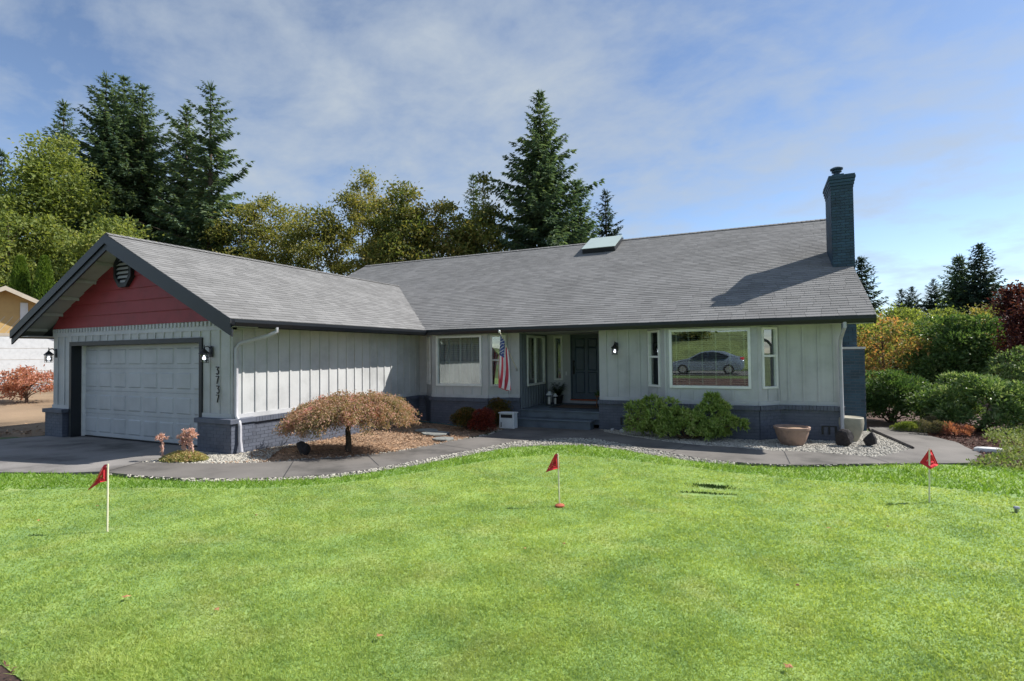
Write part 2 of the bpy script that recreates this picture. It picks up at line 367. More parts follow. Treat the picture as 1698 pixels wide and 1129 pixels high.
PATH_UP = curve([(232, 766), (330, 768), (420, 767), (500, 762), (580, 757), (660, 748), (740, 733), (805, 722), (835, 712)])
PATH_UPR = curve([(1002, 716), (1050, 724), (1140, 736), (1215, 741), (1270, 746), (1340, 749), (1400, 753), (1450, 757), (1480, 752), (1513, 743)], 4)
PATH_RGT = [np.array(G(*p))[:2] for p in [(1445, 715), (1441, 708), (1500, 708), (1534, 714), (1540, 722), (1587, 733), (1606, 743), (1628, 752), (1616, 764)]]
lawn_poly = list(LAWN_EDGE)+[np.array(p) for p in [(9, -2.5), (14, -6), (14, -14.6), (1.5, -15.2), (-3.5, -14.2), G(52, 1136)[:2], G(-8, 1090)[:2], (-9, -14.5), (-12.4, -14.5)]]
sheet('lawn', lawn_poly, 'lawn_base', -.012)
path_poly = list(PATH_LOW)+PATH_RGT[::-1]+list(PATH_UPR)[::-1]+[np.array((-5.62, .3)), np.array((-8.05, .3))]+list(PATH_UP)[::-1]
sheet('walkway', path_poly, 'concrete', .0, thick=.1)
def drive_h(x, y): return H(x, y)
drive_poly = [(-18.15, -6.2), (-12.2, -6.2)]+[tuple(np.array(G(*p))[:2]) for p in [(236, 764), (165, 781), (100, 783), (0, 782)]]+[(-13.6, -11), (-13.6, -20.8), (-19.5, -20.8), (-18.4, -9)]
sheet('driveway', drive_poly, 'drive_concrete', -.008, thick=.1)
sheet('road', [(-90, -21.2), (90, -21.2), (90, -29), (-90, -29)], 'asphalt', -.02)
sheet('street_verge', [(-90, -29.2), (90, -29.2), (90, -120), (-90, -120)], 'meadow', .06, thick=.3)
def joint(a, b, w=.014):
    a, b = np.array(G(*a))[:2], np.array(G(*b))[:2]; n = np.array((-(b-a)[1], (b-a)[0])); n = n/np.linalg.norm(n)*w/2
    sheet('walkway_joint', [a-n, b-n, b+n, a+n], 'mat_dark', .003)
for a, b in (((487, 764), (470, 791)), ((726, 736), (782, 745)), ((842, 716), (948, 725)), ((1140, 737), (1112, 750)), ((1300, 748), (1310, 769)), ((1436, 756), (1474, 767)), ((236, 766), (172, 783)), ((610, 755), (628, 772)), ((948, 725), (1000, 718))): joint(a, b)
# planting beds
bed_maple = [np.array(G(*p))[:2] for p in [(420, 764)]]+[p for p in PATH_UP if -10.9 < p[0] < -8.2]+[np.array((-8.0, -.05)), np.array((-11.38, -.05)), np.array((-11.38, -6.2))]
sheet('mulch_bed', bed_maple, 'bark_ground', -.02)
gravel_l = [np.array(G(*p))[:2] for p in [(232, 766), (330, 768), (420, 767), (440, 763)]]+[np.array((-11.0, -5.7)), np.array((-11.38, -4.2)), np.array((-11.38, -6.3)), np.array((-12.25, -6.4))]
sheet('gravel_bed', gravel_l, 'gravel_bed', -.014)
gravel_r = list(PATH_UPR)+[np.array(G(1445, 716))[:2], np.array((.6, 2.2)), np.array((.0, 2.2)), np.array((.0, -.02)), np.array((-5.59, -.02))]
sheet('gravel_bed', gravel_r, 'gravel_bed', -.016)
gravel_m = [p for p in PATH_LOW if -9.9 < p[0] < -2.0]+[p for p in LAWN_EDGE if -9.9 < p[0] < -2.0][::-1]
sheet('gravel_bed', gravel_m, 'gravel_bed', -.024)
strip = list(PATH_LOW[:60])+[]
bed_right = [np.array(G(*p))[:2] for p in [(1534, 714), (1540, 722), (1587, 733), (1606, 743), (1628, 752), (1616, 764), (1650, 768), (1698, 772)]]+[np.array(p) for p in [(9, -2.4), (14, 8), (6, 16), (.7, 16), (.7, 2.3), G(1441, 708)[:2]]]
sheet('shrub_bed', bed_right, 'dark_mulch', -.03)
sheet('street_bed', [G(50, 1136)[:2], G(-10, 1090)[:2], (-9, -14.5), (-9.5, -18.6), (2, -18.9), (1.5, -15.4), (-3.5, -14.4)], 'dark_mulch', -.016)
def yard_h(x, y): return .06+max(0, min(.8, .055*(-19-x)))
def sheet_yard():
    bm = bmesh.new(); xs = [-18.6, -19, -24, -33.6, -70]; ys = [-40, -9.6, -6.6, 0, 10, 40]
    g = [[bm.verts.new((x if not (y < -9 and x > -19) else -19.6, y, yard_h(x, y))) for y in ys] for x in xs]
    for i in range(len(xs)-1):
        for j in range(len(ys)-1): bm.faces.new((g[i][j], g[i+1][j], g[i+1][j+1], g[i][j+1]))
    bmesh.ops.recalc_face_normals(bm, faces=bm.faces); me = bpy.data.meshes.new('neighbour_yard'); bm.to_mesh(me); bm.free()
    if me.polygons[0].normal.z < 0: me.flip_normals()
    return tag(link('neighbour_yard', me, 'tan_ground'), kind='structure')
sheet_yard()
# ---------------------------------------------------------------- house
XG, XL, YG = -11.395, -18.117, -6.54
SL = .5; EZ = 2.775; EX = -10.70; EXL = -18.81; RX = -14.756; RZ = 4.803; YF = -7.115
MEY = -.65; MRY, MRZ = 6.65, 6.43; MX1 = .545; MX0 = -19.15
ZB, ZS = .776, 2.63
house = thing('house', (-9, 0, 0), 'single-storey grey board-and-batten house with red garage gable and dark brick base', 'house')
UPZ = np.array((0, 0, 1.))
def frame(p0, p1, out=1):
    p0 = np.array((p0[0], p0[1], 0.)); p1 = np.array((p1[0], p1[1], 0.)); e = p1-p0; L = np.linalg.norm(e); e = e/L
    n = np.array((e[1], -e[0], 0))*out; return p0, e, n, L
def wall_panel(name, p0, p1, z0, z1, openings=(), m='siding', thick=.12, out=1, battens=.305, boff=.15, parent=None, base_trim=True, bmat=None):
    o, e, n, L = frame(p0, p1, out); mb = MB(); parent = parent or house
    xs = sorted({.003, L-.003, *[a for q in openings for a in q[:2]]})
    for a, b in zip(xs[:-1], xs[1:]):
        mid = (a+b)/2; zs = [(z0, z1)]
        for q in openings:
            if q[0] < mid < q[1]:
                nz = []
                for s, t in zs:
                    if q[2] > s: nz.append((s, min(t, q[2])))
                    if q[3] < t: nz.append((max(s, q[3]), t))
                zs = nz
        for s, t in zs:
            if t-s > .002: mb.obox(o, e, -n, UPZ, (a, b, 0, thick, s, t))
    w = mb.build(name, m, parent)
    rz = math.atan2(e[1], e[0]); zb0 = z0
    if base_trim:
        a = 0.; segs = []
        for q in sorted(openings):
            if q[2] <= z0: segs.append((a, q[0])); a = q[1]
        for a, b in segs+[(a, L)]: piece('base_board', 'siding_trim', w, o+e*(a+b)/2+n*.012+UPZ*(z0+.045), (b-a-.002, .024, .09), rz)
        zb0 = z0+.09
    if battens:
        u = boff
        while u < L-.03:
            zs = [(zb0, z1)]
            for q in openings:
                if q[0]-.06 < u < q[1]+.06:
                    nz = []
                    for s, t in zs:
                        if q[2]-.05 > s: nz.append((s, min(t, q[2]-.05)))
                        if q[3]+.05 < t: nz.append((max(s, q[3]+.05), t))
                    zs = nz
            for s, t in zs:
                if t-s > .03: piece('batten', bmat or m, w, o+e*u+n*.011+UPZ*(s+t)/2, (.044, .022, t-s), rz)
            u += battens
    return w
def window(p0, p1, u0, u1, z0, z1, out=1, rail=None, mull=(), blind=None, fw=.06, parent=None, tapes=(), label=None):
    o, e, n, L = frame(p0, p1, out); rz = math.atan2(e[1], e[0])
    def bx(mb, a, b, d0, d1, s, t): return mb.obox(o, e, n, UPZ, (a, b, d0, d1, s, t))
    fr = MB(); d0, d1 = -.09, .035
    bx(fr, u0, u0+fw, d0, d1, z0, z1); bx(fr, u1-fw, u1, d0, d1, z0, z1); bx(fr, u0+fw, u1-fw, d0, d1-.001, z1-fw, z1); bx(fr, u0+fw, u1-fw, d0, d1-.001, z0, z0+fw)
    w = fr.build('window', 'vinyl_white', parent or house)
    if label: w['label'] = label
    if rail: bx(MB(), u0+fw, u1-fw, -.05, .012, rail-.025, rail+.025).build('sash_rail', 'vinyl_white', w)
    for q in mull: bx(MB(), q-.025, q+.025, -.05, .012, z0+fw, z1-fw).build('mullion', 'vinyl_white', w)
    bx(MB(), u0+fw-.01, u1-fw+.01, -.034, -.028, z0+fw-.01, z1-fw+.01).build('pane', 'glass', w)
    if blind:
        mb = MB(); a, b = u0+fw+.01, u1-fw-.01; tilt, zlo, zhi, mt = blind
        z = zlo
        while z < zhi:
            mb.add([o+e*a+n*(-.12-tilt*.0)+UPZ*(z-tilt*.5), o+e*b+n*(-.12)+UPZ*(z-tilt*.5), o+e*b+n*(-.165)+UPZ*(z+tilt*.5), o+e*a+n*(-.165)+UPZ*(z+tilt*.5)], [(0, 1, 2, 3)]); z += .05
        mb.build('blind', mt, w)
        for q in tapes: bx(MB(), q-.017, q+.017, -.118, -.112, zlo, zhi).build('blind_tape', 'blind_tan', w)
    return w
BRK = []                                            # (centre, size, rz)
def brick_run(p0, p1, z0, z1, out=1, off=.05, cap=True, parent=None, store=None, m='mortar_paint', L0=.0):
    o, e, n, L = frame(p0, p1, out); rz = math.atan2(e[1], e[0]); store = BRK if store is None else store
    MB().obox(o, e, n, UPZ, (-L0, L+L0, -.02, off-.005, z0-.12, z1)).build('brick_backing', m, parent or house)
    ch = .0725; nrow = int(round((z1-(.105 if cap else 0)-z0)/ch)); r0 = z1-(.105 if cap else 0)-nrow*ch
    for k in range(-1, nrow):
        u = -L0-(.1 if k % 2 else 0); zc = r0+(k+.5)*ch
        while u < L+L0:
            a, b = max(u, -L0), min(u+.2, L+L0)
            if b-a > .03: store.append((o+e*(a+b)/2+n*(off-.012)+UPZ*zc, (b-a-.009, .024, ch-.011), rz))
            u += .2
    if cap:
        u = -L0-.02
        while u < L+L0+.02:
            b = min(u+.07, L+L0+.02)
            CAPB.append((o+e*(u+b)/2+n*(off+.005)+UPZ*(z1-.05), (b-u-.006, .095, .1), rz)); u += .07
CAPB = []
# main facade plan points (right to left)
DR, CR, BR, AR = (-1.27, 0), (-1.72, -.45), (-3.80, -.45), (-4.30, 0)
PR, PL = (-5.59, 0), (-7.93, 0)
DL, CL, BL, AL = (-8.30, 0), (-8.72, -.45), (-10.62, -.45), (-11.10, 0)
def uof(p0, p1, px, yplane=None):                   # pixel column -> distance along a wall
    o, e, n, L = frame(p0, p1); q = unp(px, 600, n, o@n); return (q-o)@e
wall_panel('wall', DR, (0, 0), ZB, ZS, boff=.2)
ZW0, ZW1 = 1.16, 2.585
ua, ub = uof(CR, DR, 1263), uof(CR, DR, 1288)
wall_panel('wall', CR, DR, ZB, ZS, [(ua+.03, ub-.03, ZW0+.03, ZW1-.03)], battens=.3, boff=.3); window(CR, DR, ua, ub, ZW0, ZW1, rail=1.92, blind=(.02, ZW0+.07, ZW1-.06, 'blind_slat'), fw=.05)
ua, ub = uof(BR, CR, 1110), uof(BR, CR, 1245)
wall_panel('wall', BR, CR, ZB, ZS, [(ua+.03, ub-.03, ZW0+.03, ZW1-.03)], boff=.02)
window(BR, CR, ua, ub, ZW0, ZW1, blind=(.012, ZW0+.07, ZW1-.06, 'blind_slat'), tapes=[uof(BR, CR, q) for q in (1121, 1141.5, 1164, 1186.5, 1210.5, 1234)], label='wide picture window with open blinds behind the glass')
ua, ub = uof(AR, BR, 1076), uof(AR, BR, 1095)
wall_panel('wall', AR, BR, ZB, ZS, [(ua+.03, ub-.03, ZW0+.03, ZW1-.03)], battens=.32, boff=.35); window(AR, BR, ua, ub, ZW0, ZW1, rail=1.92, fw=.05, blind=(.02, ZW0+.07, ZW1-.06, 'blind_slat'))
wall_panel('wall', PR, AR, ZB, ZS, boff=.19, battens=.295)
wall_panel('wall', DL, PL, ZB, ZS, boff=.05, battens=.4)
ua, ub = uof(CL, DL, 813), uof(CL, DL, 838)
wall_panel('wall', CL, DL, ZB, ZS, [(ua+.03, ub-.03, ZW0-.02, ZW1-.03)], battens=0); window(CL, DL, ua, ub, ZW0-.05, ZW1, rail=1.86, fw=.05)
ua, ub = uof(BL, CL, 723.6), uof(BL, CL, 799)
wall_panel('wall', BL, CL, ZB, ZS, [(ua+.03, ub-.03, ZW0-.02, ZW1-.03)], boff=.13)
wl = window(BL, CL, ua, ub, ZW0-.05, ZW1, blind=(.048, ZW0, 1.86, 'blind_tan'), label='bay window with closed pale lower shutters and open upper louvres')
o_, e_, n_, L_ = frame(BL, CL); mb = MB(); z = 1.9
while z < ZW1-.08:
    mb.obox(o_, e_, n_, UPZ, (ua+.07, ub-.07, -.16, -.12, z, z+.006)); z += .055
mb.build('louvre', 'blind_slat', wl)
for q in (1, 2, 3): MB().obox(o_, e_, n_, UPZ, (ua+(ub-ua)*q/4-.018, ua+(ub-ua)*q/4+.018, -.115, -.1, ZW0, ZW1-.06)).build('shutter_stile', 'blind_slat', wl)
ua, ub = uof(AL, BL, 709), uof(AL, BL, 713.8)
wall_panel('wall', AL, BL, ZB, ZS, [(ua+.03, ub-.03, ZW0, ZW1-.03)], battens=0); window(AL, BL, ua, ub, ZW0-.03, ZW1, rail=1.86, fw=.05)
wall_panel('wall', (XG, 0), AL, ZB, ZS, battens=0)
# garage side wall and main body
wall_panel('wall', (XG, YG), (XG, 0), ZB, ZS+.02, boff=.24, out=1, battens=.3055)
w = MB(); w.box(-.12, -.02, .06, 13.2, -.1, 2.6); w.box(MX0+.5, -.13, 13.1, 13.2, -.1, 2.6); w.box(MX0+.5, MX0+.6, .2, 13.1, -.1, 2.6); w.box(-11.3, -8, 4.2, 4.3, .3, 2.6); w.box(-5.4, -.2, 4.2, 4.3, .3, 2.6); w.box(-5.45, -5.35, 2.25, 4.2, .3, 2.6); w.box(-11.2, -.2, .7, 4.2, .35, .42); w.box(XL+.02, XL+.12, YG+.12, .2, 0, 2.6)
w.build('inner_wall', 'interior', house)
wall_panel('wall', (0, .0), (0, 13.2), .0, ZS, boff=.2, battens=.61, base_trim=False)
g = MB(); g.prism([(0, .1, ZS), (0, 13.2, ZS), (0, 6.65, MRZ-.3)], (-.1, 0, 0)); g.build('gable_wall', 'siding', house)
# bricks
for a, b in ((DR, (0, 0)), (CR, DR), (BR, CR), (AR, BR), (PR, AR), (DL, PL), (CL, DL), (BL, CL), (AL, BL), ((XG, -.05), AL)): brick_run(a, b, 0, ZB, L0=.012)
brick_run((XG, YG+.02), (XG, -.05), .02, ZB)
# garage pillars
def pillar(x0, x1, y0, y1):
    p = boxpart('brick_pillar', 'mortar_paint', house, x0+.0, x1-.0, y0+.0, y1-.0, -.1, ZB-.07)
    boxpart('pillar_cap', 'brick_paint', house, x0-.05, x1+.05, y0-.05, y1+.02, ZB-.085, ZB+.012, bevel=.008)
    for q0, q1 in (((x0, y0), (x1, y0)), ((x1, y0), (x1, y1)), ((x0, y1), (x0, y0))):
        o, e, n, L = frame(q0, q1); rz = math.atan2(e[1], e[0]); k = 0; zc = ZB-.085-.036
        while zc > 0:
            u = -(.1 if k % 2 else 0)
            while u < L:
                a, b = max(u, 0), min(u+.2, L)
                if b-a > .03: BRK.append((o+e*(a+b)/2-n*.007+UPZ*zc, (b-a-.007, .024, .063), rz))
                u += .2
            zc -= .0725; k += 1
pillar(-12.30, -11.28, -6.66, -6.12); pillar(-18.22, -17.42, -6.66, -6.12)
# garage front wall
GX0, GX1, GZ1 = -17.30, -12.32, 2.43
Lg = XG-XL
gz = unp(339, 521, 1, YG)[2]; GZB = 2.77
wall_panel('wall', (XL, YG), (XG, YG), ZB+.012, GZB-.17, [(GX0-XL, GX1-XL, 0, GZ1)], boff=.22, battens=.306)
fw_ = boxpart('frieze_board', 'siding_trim', house, XL, XG, YG-.02, YG+.1, GZB-.17, GZB-.07)
boxpart('frieze_backing', 'siding_trim', house, XL, XG, YG-.005, YG+.1, GZB-.07, GZB+.03)
x = XL+.03
while x < XG-.03: piece('dentil', 'siding', fw_, (x+.03, YG-.02, GZB-.03), (.062, .034, .1)); x += .125
mb = MB()
mb.box(GX0-.02, GX0+.07, YG-.035, YG+.03, .1, GZ1-.07); mb.box(GX1-.07, GX1+.02, YG-.035, YG+.03, .1, GZ1-.07); mb.box(GX0-.02, GX1+.02, YG-.036, YG+.03, GZ1-.07, GZ1+.03)
gf = mb.build('garage_door_frame', 'dark_trim', house)
MB().box(GX0+.03, GX0+.07, YG+.03, YG+.27, .1, GZ1-.07).box(GX1-.07, GX1-.03, YG+.03, YG+.27, .1, GZ1-.07).box(GX0+.03, GX1-.03, YG+.03, YG+.27, GZ1-.07, GZ1-.03).build('garage_jamb', 'dark_trim', house)
GD0, GD1 = GX0+.07, GX1-.07; yd = YG+.24; gd = MB().box(GD0, GD1, yd+.02, yd+.07, .1, 2.37).build('garage_door', 'door_grey', house)
boxpart('door_seal', 'vinyl_white', gd, GD0, GD0+.07, yd-.05, yd+.02, .1, 2.36)
boxpart('bottom_seal', 'rubber', gd, GD0, GD1, yd, yd+.08, .085, .115)
z0d = .118; sh = (2.355-z0d)/4
pw = (GD1-GD0-.05)/8
for r in range(4):
    sec = MB(); a, b = z0d+r*sh+.005, z0d+(r+1)*sh-.005; sec.box(GD0+.005, GD1-.005, yd+.008, yd+.03, a, b); sc_ = sec.build('door_section', 'door_grey', gd, bevel=.004)
    for c in range(8):
        xa = GD0+.04+c*pw+.05; xb = GD0+.04+(c+1)*pw-.06; za, zb = a+.09, b-.09
        mb = MB(); f = .028
        mb.add([(xa, yd+.0085, za), (xb, yd+.0085, za), (xb, yd+.0085, zb), (xa, yd+.0085, zb), (xa+f, yd-.008, za+f), (xb-f, yd-.008, za+f), (xb-f, yd-.008, zb-f), (xa+f, yd-.008, zb-f)], [(0, 1, 5, 4), (1, 2, 6, 5), (2, 3, 7, 6), (3, 0, 4, 7), (4, 5, 6, 7)])
        mb.build('panel', 'door_grey', gd)
# red gable lap boards
gbl = thing  # noqa
def roofz(x): return RZ-.5*abs(x-RX)-.16
z = GZB+.03; k = 0
gb = MB().prism([(XL, YG+.05, z), (XG, YG+.05, z), (XG, YG+.05, roofz(XG)), (RX, YG+.05, roofz(RX)), (XL, YG+.05, roofz(XL))], (0, .06, 0)).build('gable_end', 'red_board', house)
while z < RZ-.25:
    z1 = z+.285; hw = lambda zz: min((RX-XL), (RZ-.16-zz)/.5)
    a, b = hw(z), max(.02, hw(z1))
    if a > .05:
        v = [(RX-a, YG-.03, z), (RX+a, YG-.03, z), (RX+b, YG-.004, z1), (RX-b, YG-.004, z1), (RX-a, YG+.05, z), (RX+a, YG+.05, z), (RX+b, YG+.05, z1), (RX-b, YG+.05, z1)]
        MB().add(v, [(0, 1, 2, 3), (4, 7, 6, 5), (0, 4, 5, 1), (3, 2, 6, 7), (0, 3, 7, 4), (1, 5, 6, 2)]).build('lap_board', 'red_board', gb)
    z = z1
# octagonal vent
vc = np.array((-15.0, YG-.03, 4.08)); vr = .27
oc = lambda r, y, sy=1.18: [np.array((vc[0]+r*math.cos(math.pi/8+k*math.pi/4), y, vc[2]+r*sy*math.sin(math.pi/8+k*math.pi/4))) for k in range(8)]
mb = MB()
A0, A1, B0, B1 = oc(vr+.09, YG-.11), oc(vr+.0, YG-.11), oc(vr+.09, YG+.0), oc(vr, YG+.0)
for k in range(8):
    j = (k+1) % 8; mb.add([A0[k], A0[j], A1[j], A1[k], B0[k], B0[j], B1[j], B1[k]], [(0, 1, 2, 3), (0, 4, 5, 1), (3, 2, 6, 7), (4, 7, 6, 5)])
vent = mb.build('gable_vent', 'dark_trim', house)
MB().add(oc(vr, YG-.034), [tuple(range(8))]).build('vent_backing', 'dark_trim', vent)
for k in range(6):
    zz = vc[2]-.25+k*.1; hw_ = min(vr*.92, vr*1.5-abs(zz-vc[2])*.95)
    MB().add([(vc[0]-hw_, YG-.095, zz-.035), (vc[0]+hw_, YG-.095, zz-.035), (vc[0]+hw_, YG-.05, zz+.03), (vc[0]-hw_, YG-.05, zz+.03)], [(0, 1, 2, 3)]).build('slat', 'siding', vent)
# roofs -----------------------------------------------------------------
T = .05
roof = MB()
roof.prism([(EX, YF, EZ-.02), (RX, YF, RZ-.02), (RX, YF, RZ-.14), (EX, YF, EZ-.14)], (0, -YF+3.3, 0))
roof.prism([(EXL, YF, EZ-.02), (RX, YF, RZ-.02), (RX, YF, RZ-.14), (EXL, YF, EZ-.14)], (0, -YF+3.3, 0))
groof = roof.build('garage_roof', 'shingle', house)
roof = MB()
roof.prism([(MX0, MEY, EZ-.025), (MX0, MRY, MRZ-.02), (MX0, MRY, MRZ-.16), (MX0, MEY, EZ-.14)], (MX1-MX0, 0, 0))
roof.prism([(MX0, 2*MRY-MEY, EZ-.02), (MX0, MRY, MRZ-.02), (MX0, MRY, MRZ-.16), (MX0, 2*MRY-MEY, EZ-.14)], (MX1-MX0, 0, 0))
mroof = roof.build('main_roof', 'shingle', house)
TH = math.atan(SL); ct, st = math.cos(TH), math.sin(TH)
def shingle_slope(ax, s_len, a0, a1, to3, clipL, clipR, seed):
    """rows of shingles: to3(a, s, h) -> point; clip functions bound a at slope distance s"""
    rg = np.random.default_rng(seed); out = []; ex = .142; r = 0; s = -.015
    while s < s_len:
        s1 = min(s+ex+.012, s_len+.02); a = a0-rg.random()*.33
        while a < a1:
            wd = .26+.1*rg.random(); l, h = a, a+wd-.005; a += wd
            L0, L1 = max(l, clipL(s)), max(l, clipL(s1)); R0, R1 = min(h, clipR(s)), min(h, clipR(s1))
            if R0-L0 < .01 and R1-L1 < .01: continue
            if R0 < L0: R0 = L0
            if R1 < L1: R1 = L1
            t = .008+.004*rg.random(); dl = (rg.random()-.5)*.006
            out.append([to3(L0, s+dl, t), to3(R0, s+dl, t), to3(R1, s1, .001), to3(L1, s1, .001), to3(L0, s+dl, -.006), to3(R0, s+dl, -.006), to3(R1, s1, -.006), to3(L1, s1, -.006)])
        s += ex; r += 1
    return np.array(out)
SF = np.array([(0, 1, 2, 3), (0, 4, 5, 1), (1, 5, 6, 2), (3, 7, 4, 0)])
def lay_shingles(P, roofobj, nmax=150):
    d = np.linalg.norm(P.mean(1)-CAM, axis=1); near = set(np.argsort(d)[:nmax].tolist())
    for i in near:
        c = P[i].mean(0); me = rawmesh('shingle', P[i]-c, SF); o = link('shingle', me, 'shingle', roofobj); o.location = c-WPOS[roofobj.name]
    rest = np.array([p for i, p in enumerate(P) if i not in near])
    me = rawmesh('shingle_field', rest.reshape(-1, 3)-WPOS[roofobj.name], (SF[None]+np.arange(len(rest))[:, None, None]*8).reshape(-1, 4))
    tag(link('shingle_field', me, 'shingle', roofobj), kind='stuff')
mlen = (MRY-MEY)/ct
P = shingle_slope('x', mlen, -20, MX1+.02, lambda a, s, h: np.array((a, MEY+s*ct-h*st, EZ+s*st+h*ct)), lambda s: EX-s*ct if EX-s*ct > RX else MX0, lambda s: MX1+.015, 1)
lay_shingles(P, mroof, 150)
glen = (EX-RX)/ct
P = shingle_slope('y', glen, YF-.3, 3.6, lambda a, s, h: np.array((EX-s*ct+h*st, a, EZ+s*st+h*ct)), lambda s: YF-.012, lambda s: MEY+s*ct, 2)
lay_shingles(P, groof, 150)
def ridge_caps(p0, p1, ax, parent):
    p0, p1 = np.array(p0), np.array(p1); n = int(np.linalg.norm(p1-p0)/.14); e = (p1-p0)/n; kv = []; F = []
    side = np.array((0, 1, 0)) if ax == 'x' else np.array((1, 0, 0)); q = []
    for i in range(n):
        a = p0+e*i; b = p0+e*(i+1.2)
        q += [a+UPZ*.022, b+UPZ*.012, b+side*.13-UPZ*.052, a+side*.13-UPZ*.042, b-side*.13-UPZ*.052, a-side*.13-UPZ*.042]; k = i*6; F += [(k, k+1, k+2, k+3), (k, k+5, k+4, k+1)]
    tag(link('ridge_cap', rawmesh('ridge_cap', np.array(q)-WPOS[parent.name], np.array(F)), 'shingle', parent), kind='stuff')
ridge_caps((MX0, MRY, MRZ+.01), (MX1, MRY, MRZ+.01), 'x', mroof); ridge_caps((RX, YF, RZ+.01), (RX, 3.4, RZ+.01), 'y', groof)
# barge boards, fascia, gutters, soffits
def barge(x_end, sgn):
    mb = MB(); yb = YF
    for d, top, h in ((0, .0, .19), (.035, -.2, .14)):
        a = np.array((RX, yb-.03+d, RZ+top-.012)); b = np.array((x_end, yb-.03+d, EZ+top-.012+.0))
        mb.prism([a, b, b-UPZ*h, a-UPZ*h*1.05], (0, .034, 0))
    return mb.build('barge_board', 'dark_trim', house)
barge(EX+.03, 1); barge(EXL-.03, -1)
def gutter(p0, p1, n):
    p0, p1, n = np.array(p0), np.array(p1), np.array(n); mb = MB(); prof = [(0, -.13), (.075, -.13), (.11, -.06), (.11, 0), (.098, 0), (.098, -.055), (.07, -.118), (.012, -.118), (.012, 0), (0, 0)]
    k = [p0+n*a+UPZ*b for a, b in prof]; return mb.prism(k, p1-p0).build('gutter', 'gutter', house)
boxpart('fascia', 'dark_trim', house, EX-.04, EX-.005, YF, MEY+.0, EZ-.17, EZ-.025)
gutter((EX-.004, YF+.02, EZ-.02), (EX-.004, MEY-.1, EZ-.02), (1, 0, 0))
boxpart('fascia', 'dark_trim', house, EX-.04, MX1, MEY+.003, MEY+.04, EZ-.16, EZ-.03)
gutter((EX-.05, MEY, EZ-.02), (MX1, MEY, EZ-.02), (0, -1, 0))
boxpart('fascia', 'dark_trim', house, EXL-.03, EXL+.01, YF, 3.2, EZ-.2, EZ-.025)
boxpart('soffit', 'soffit', house, XG-.0, MX1-.03, MEY+.042, .0, ZS, ZS+.02)
boxpart('soffit', 'soffit', house, XG+.005, EX-.042, YG-.05, MEY, ZS+.02, ZS+.04)
boxpart('porch_ceiling', 'soffit', house, PL[0], PR[0], .001, 2.2, ZS, ZS+.02)
for sg, xe in ((1, EX), (-1, EXL)):
    MB().prism([(RX, YF+.04, RZ-.145), (xe, YF+.04, EZ-.145), (xe, YF+.04, EZ-.165), (RX, YF+.04, RZ-.165)], (0, .57, 0)).build('soffit', 'soffit', house)
    for k in range(1, 6):
        x = RX+(xe-RX)*k/5.6; zc = RZ-.5*abs(x-RX)-.2
        MB().box(x-.025, x+.025, YF+.045, YG-.03, zc-.045, zc+.033).build('lookout', 'soffit', house)
boxpart('soffit', 'soffit', house, EXL+.02, XL, YF+.05, 0, ZS-.03, ZS-.01)
mb = MB(); mb.prism([(MX1-.03, MEY, EZ-.02), (MX1-.03, MRY, MRZ-.02), (MX1-.03, MRY, MRZ-.2), (MX1-.03, MEY, EZ-.19)], (.035, 0, 0)); mb.build('rake_board', 'dark_trim', house)
mb = MB(); mb.prism([(MX0, MEY, EZ-.02), (MX0, MRY, MRZ-.02), (MX0, MRY, MRZ-.2), (MX0, MEY, EZ-.19)], (.035, 0, 0)); mb.build('rake_board', 'dark_trim', house)
MB().prism([(0, MEY+.04, EZ-.165), (0, MRY, MRZ-.165), (0, MRY, MRZ-.185), (0, MEY+.04, EZ-.185)], (MX1-.035, 0, 0)).build('soffit', 'soffit', house)
# downspouts
def downspout(pts, r=.038):
    mb = MB(); mb.tube(pts, r, 4 if False else 8); return mb.build('downspout', 'downspout', house, smooth=True)
xd = XG+.06
downspout([(EX+.05, -6.1, EZ-.14), (EX+.05, -6.1, EZ-.22), (EX-.05, -6.2, EZ-.30), (XG+.12, -6.46, EZ-.46), (xd, -6.5, EZ-.56), (xd, -6.5, 1.6), (xd, -6.5, .84), (xd+.09, -6.5, .72), (xd+.11, -6.5, .62), (xd+.11, -6.5, .36), (xd+.18, -6.52, .12)])
downspout([(-.02, MEY-.05, EZ-.14), (-.02, MEY-.05, EZ-.25), (-.03, -.5, EZ-.34), (-.04, -.16, EZ-.5), (-.04, -.085, EZ-.62), (-.04, -.085, 1.0), (-.04, -.12, .7), (-.04, -.12, .06)])
# chimney ---------------------------------------------------------------
CX0, CX1, CY0, CY1 = .11, .60, 2.18, 3.42
CH = []
chim = MB().box(CX0+.012, CX1-.012, CY0+.012, CY1-.012, 2.0, 6.3).box(-.0, .72, CY0-.25, CY1+.3, -.1, 2.06).build('chimney', 'mortar_paint', house)
MB().prism([(.0, CY0-.27, 2.06), (.74, CY0-.27, 2.06), (.74, CY1+.3, 2.06), (.0, CY1+.3, 2.06)], (0, 0, .05)).build('shoulder', 'siding_trim', chim)
def brick_face(p0, p1, z0, z1, store):
    o, e, n, L = frame(p0, p1); rz = math.atan2(e[1], e[0]); z = z0; k = 0
    while z < z1:
        u = -(.1 if k % 2 else 0)
        while u < L:
            a, b = max(u, 0), min(u+.2, L)
            if b-a > .025: store.append((o+e*(a+b)/2-n*.006+UPZ*(z+.036), (b-a-.008, .024, .0625), rz))
            u += .2
        z += .0725; k += 1
for a, b in (((CX0, CY0), (CX1, CY0)), ((CX0, CY1), (CX0, CY0)), ((CX1, CY0), (CX1, CY1))): brick_face(a, b, 3.4, 6.24, CH)
brick_face((.0, CY0-.25), (.72, CY0-.25), 0, 2.02, CH); brick_face((CX0, CY0), (CX1, CY0), 2.1, 2.7, CH)
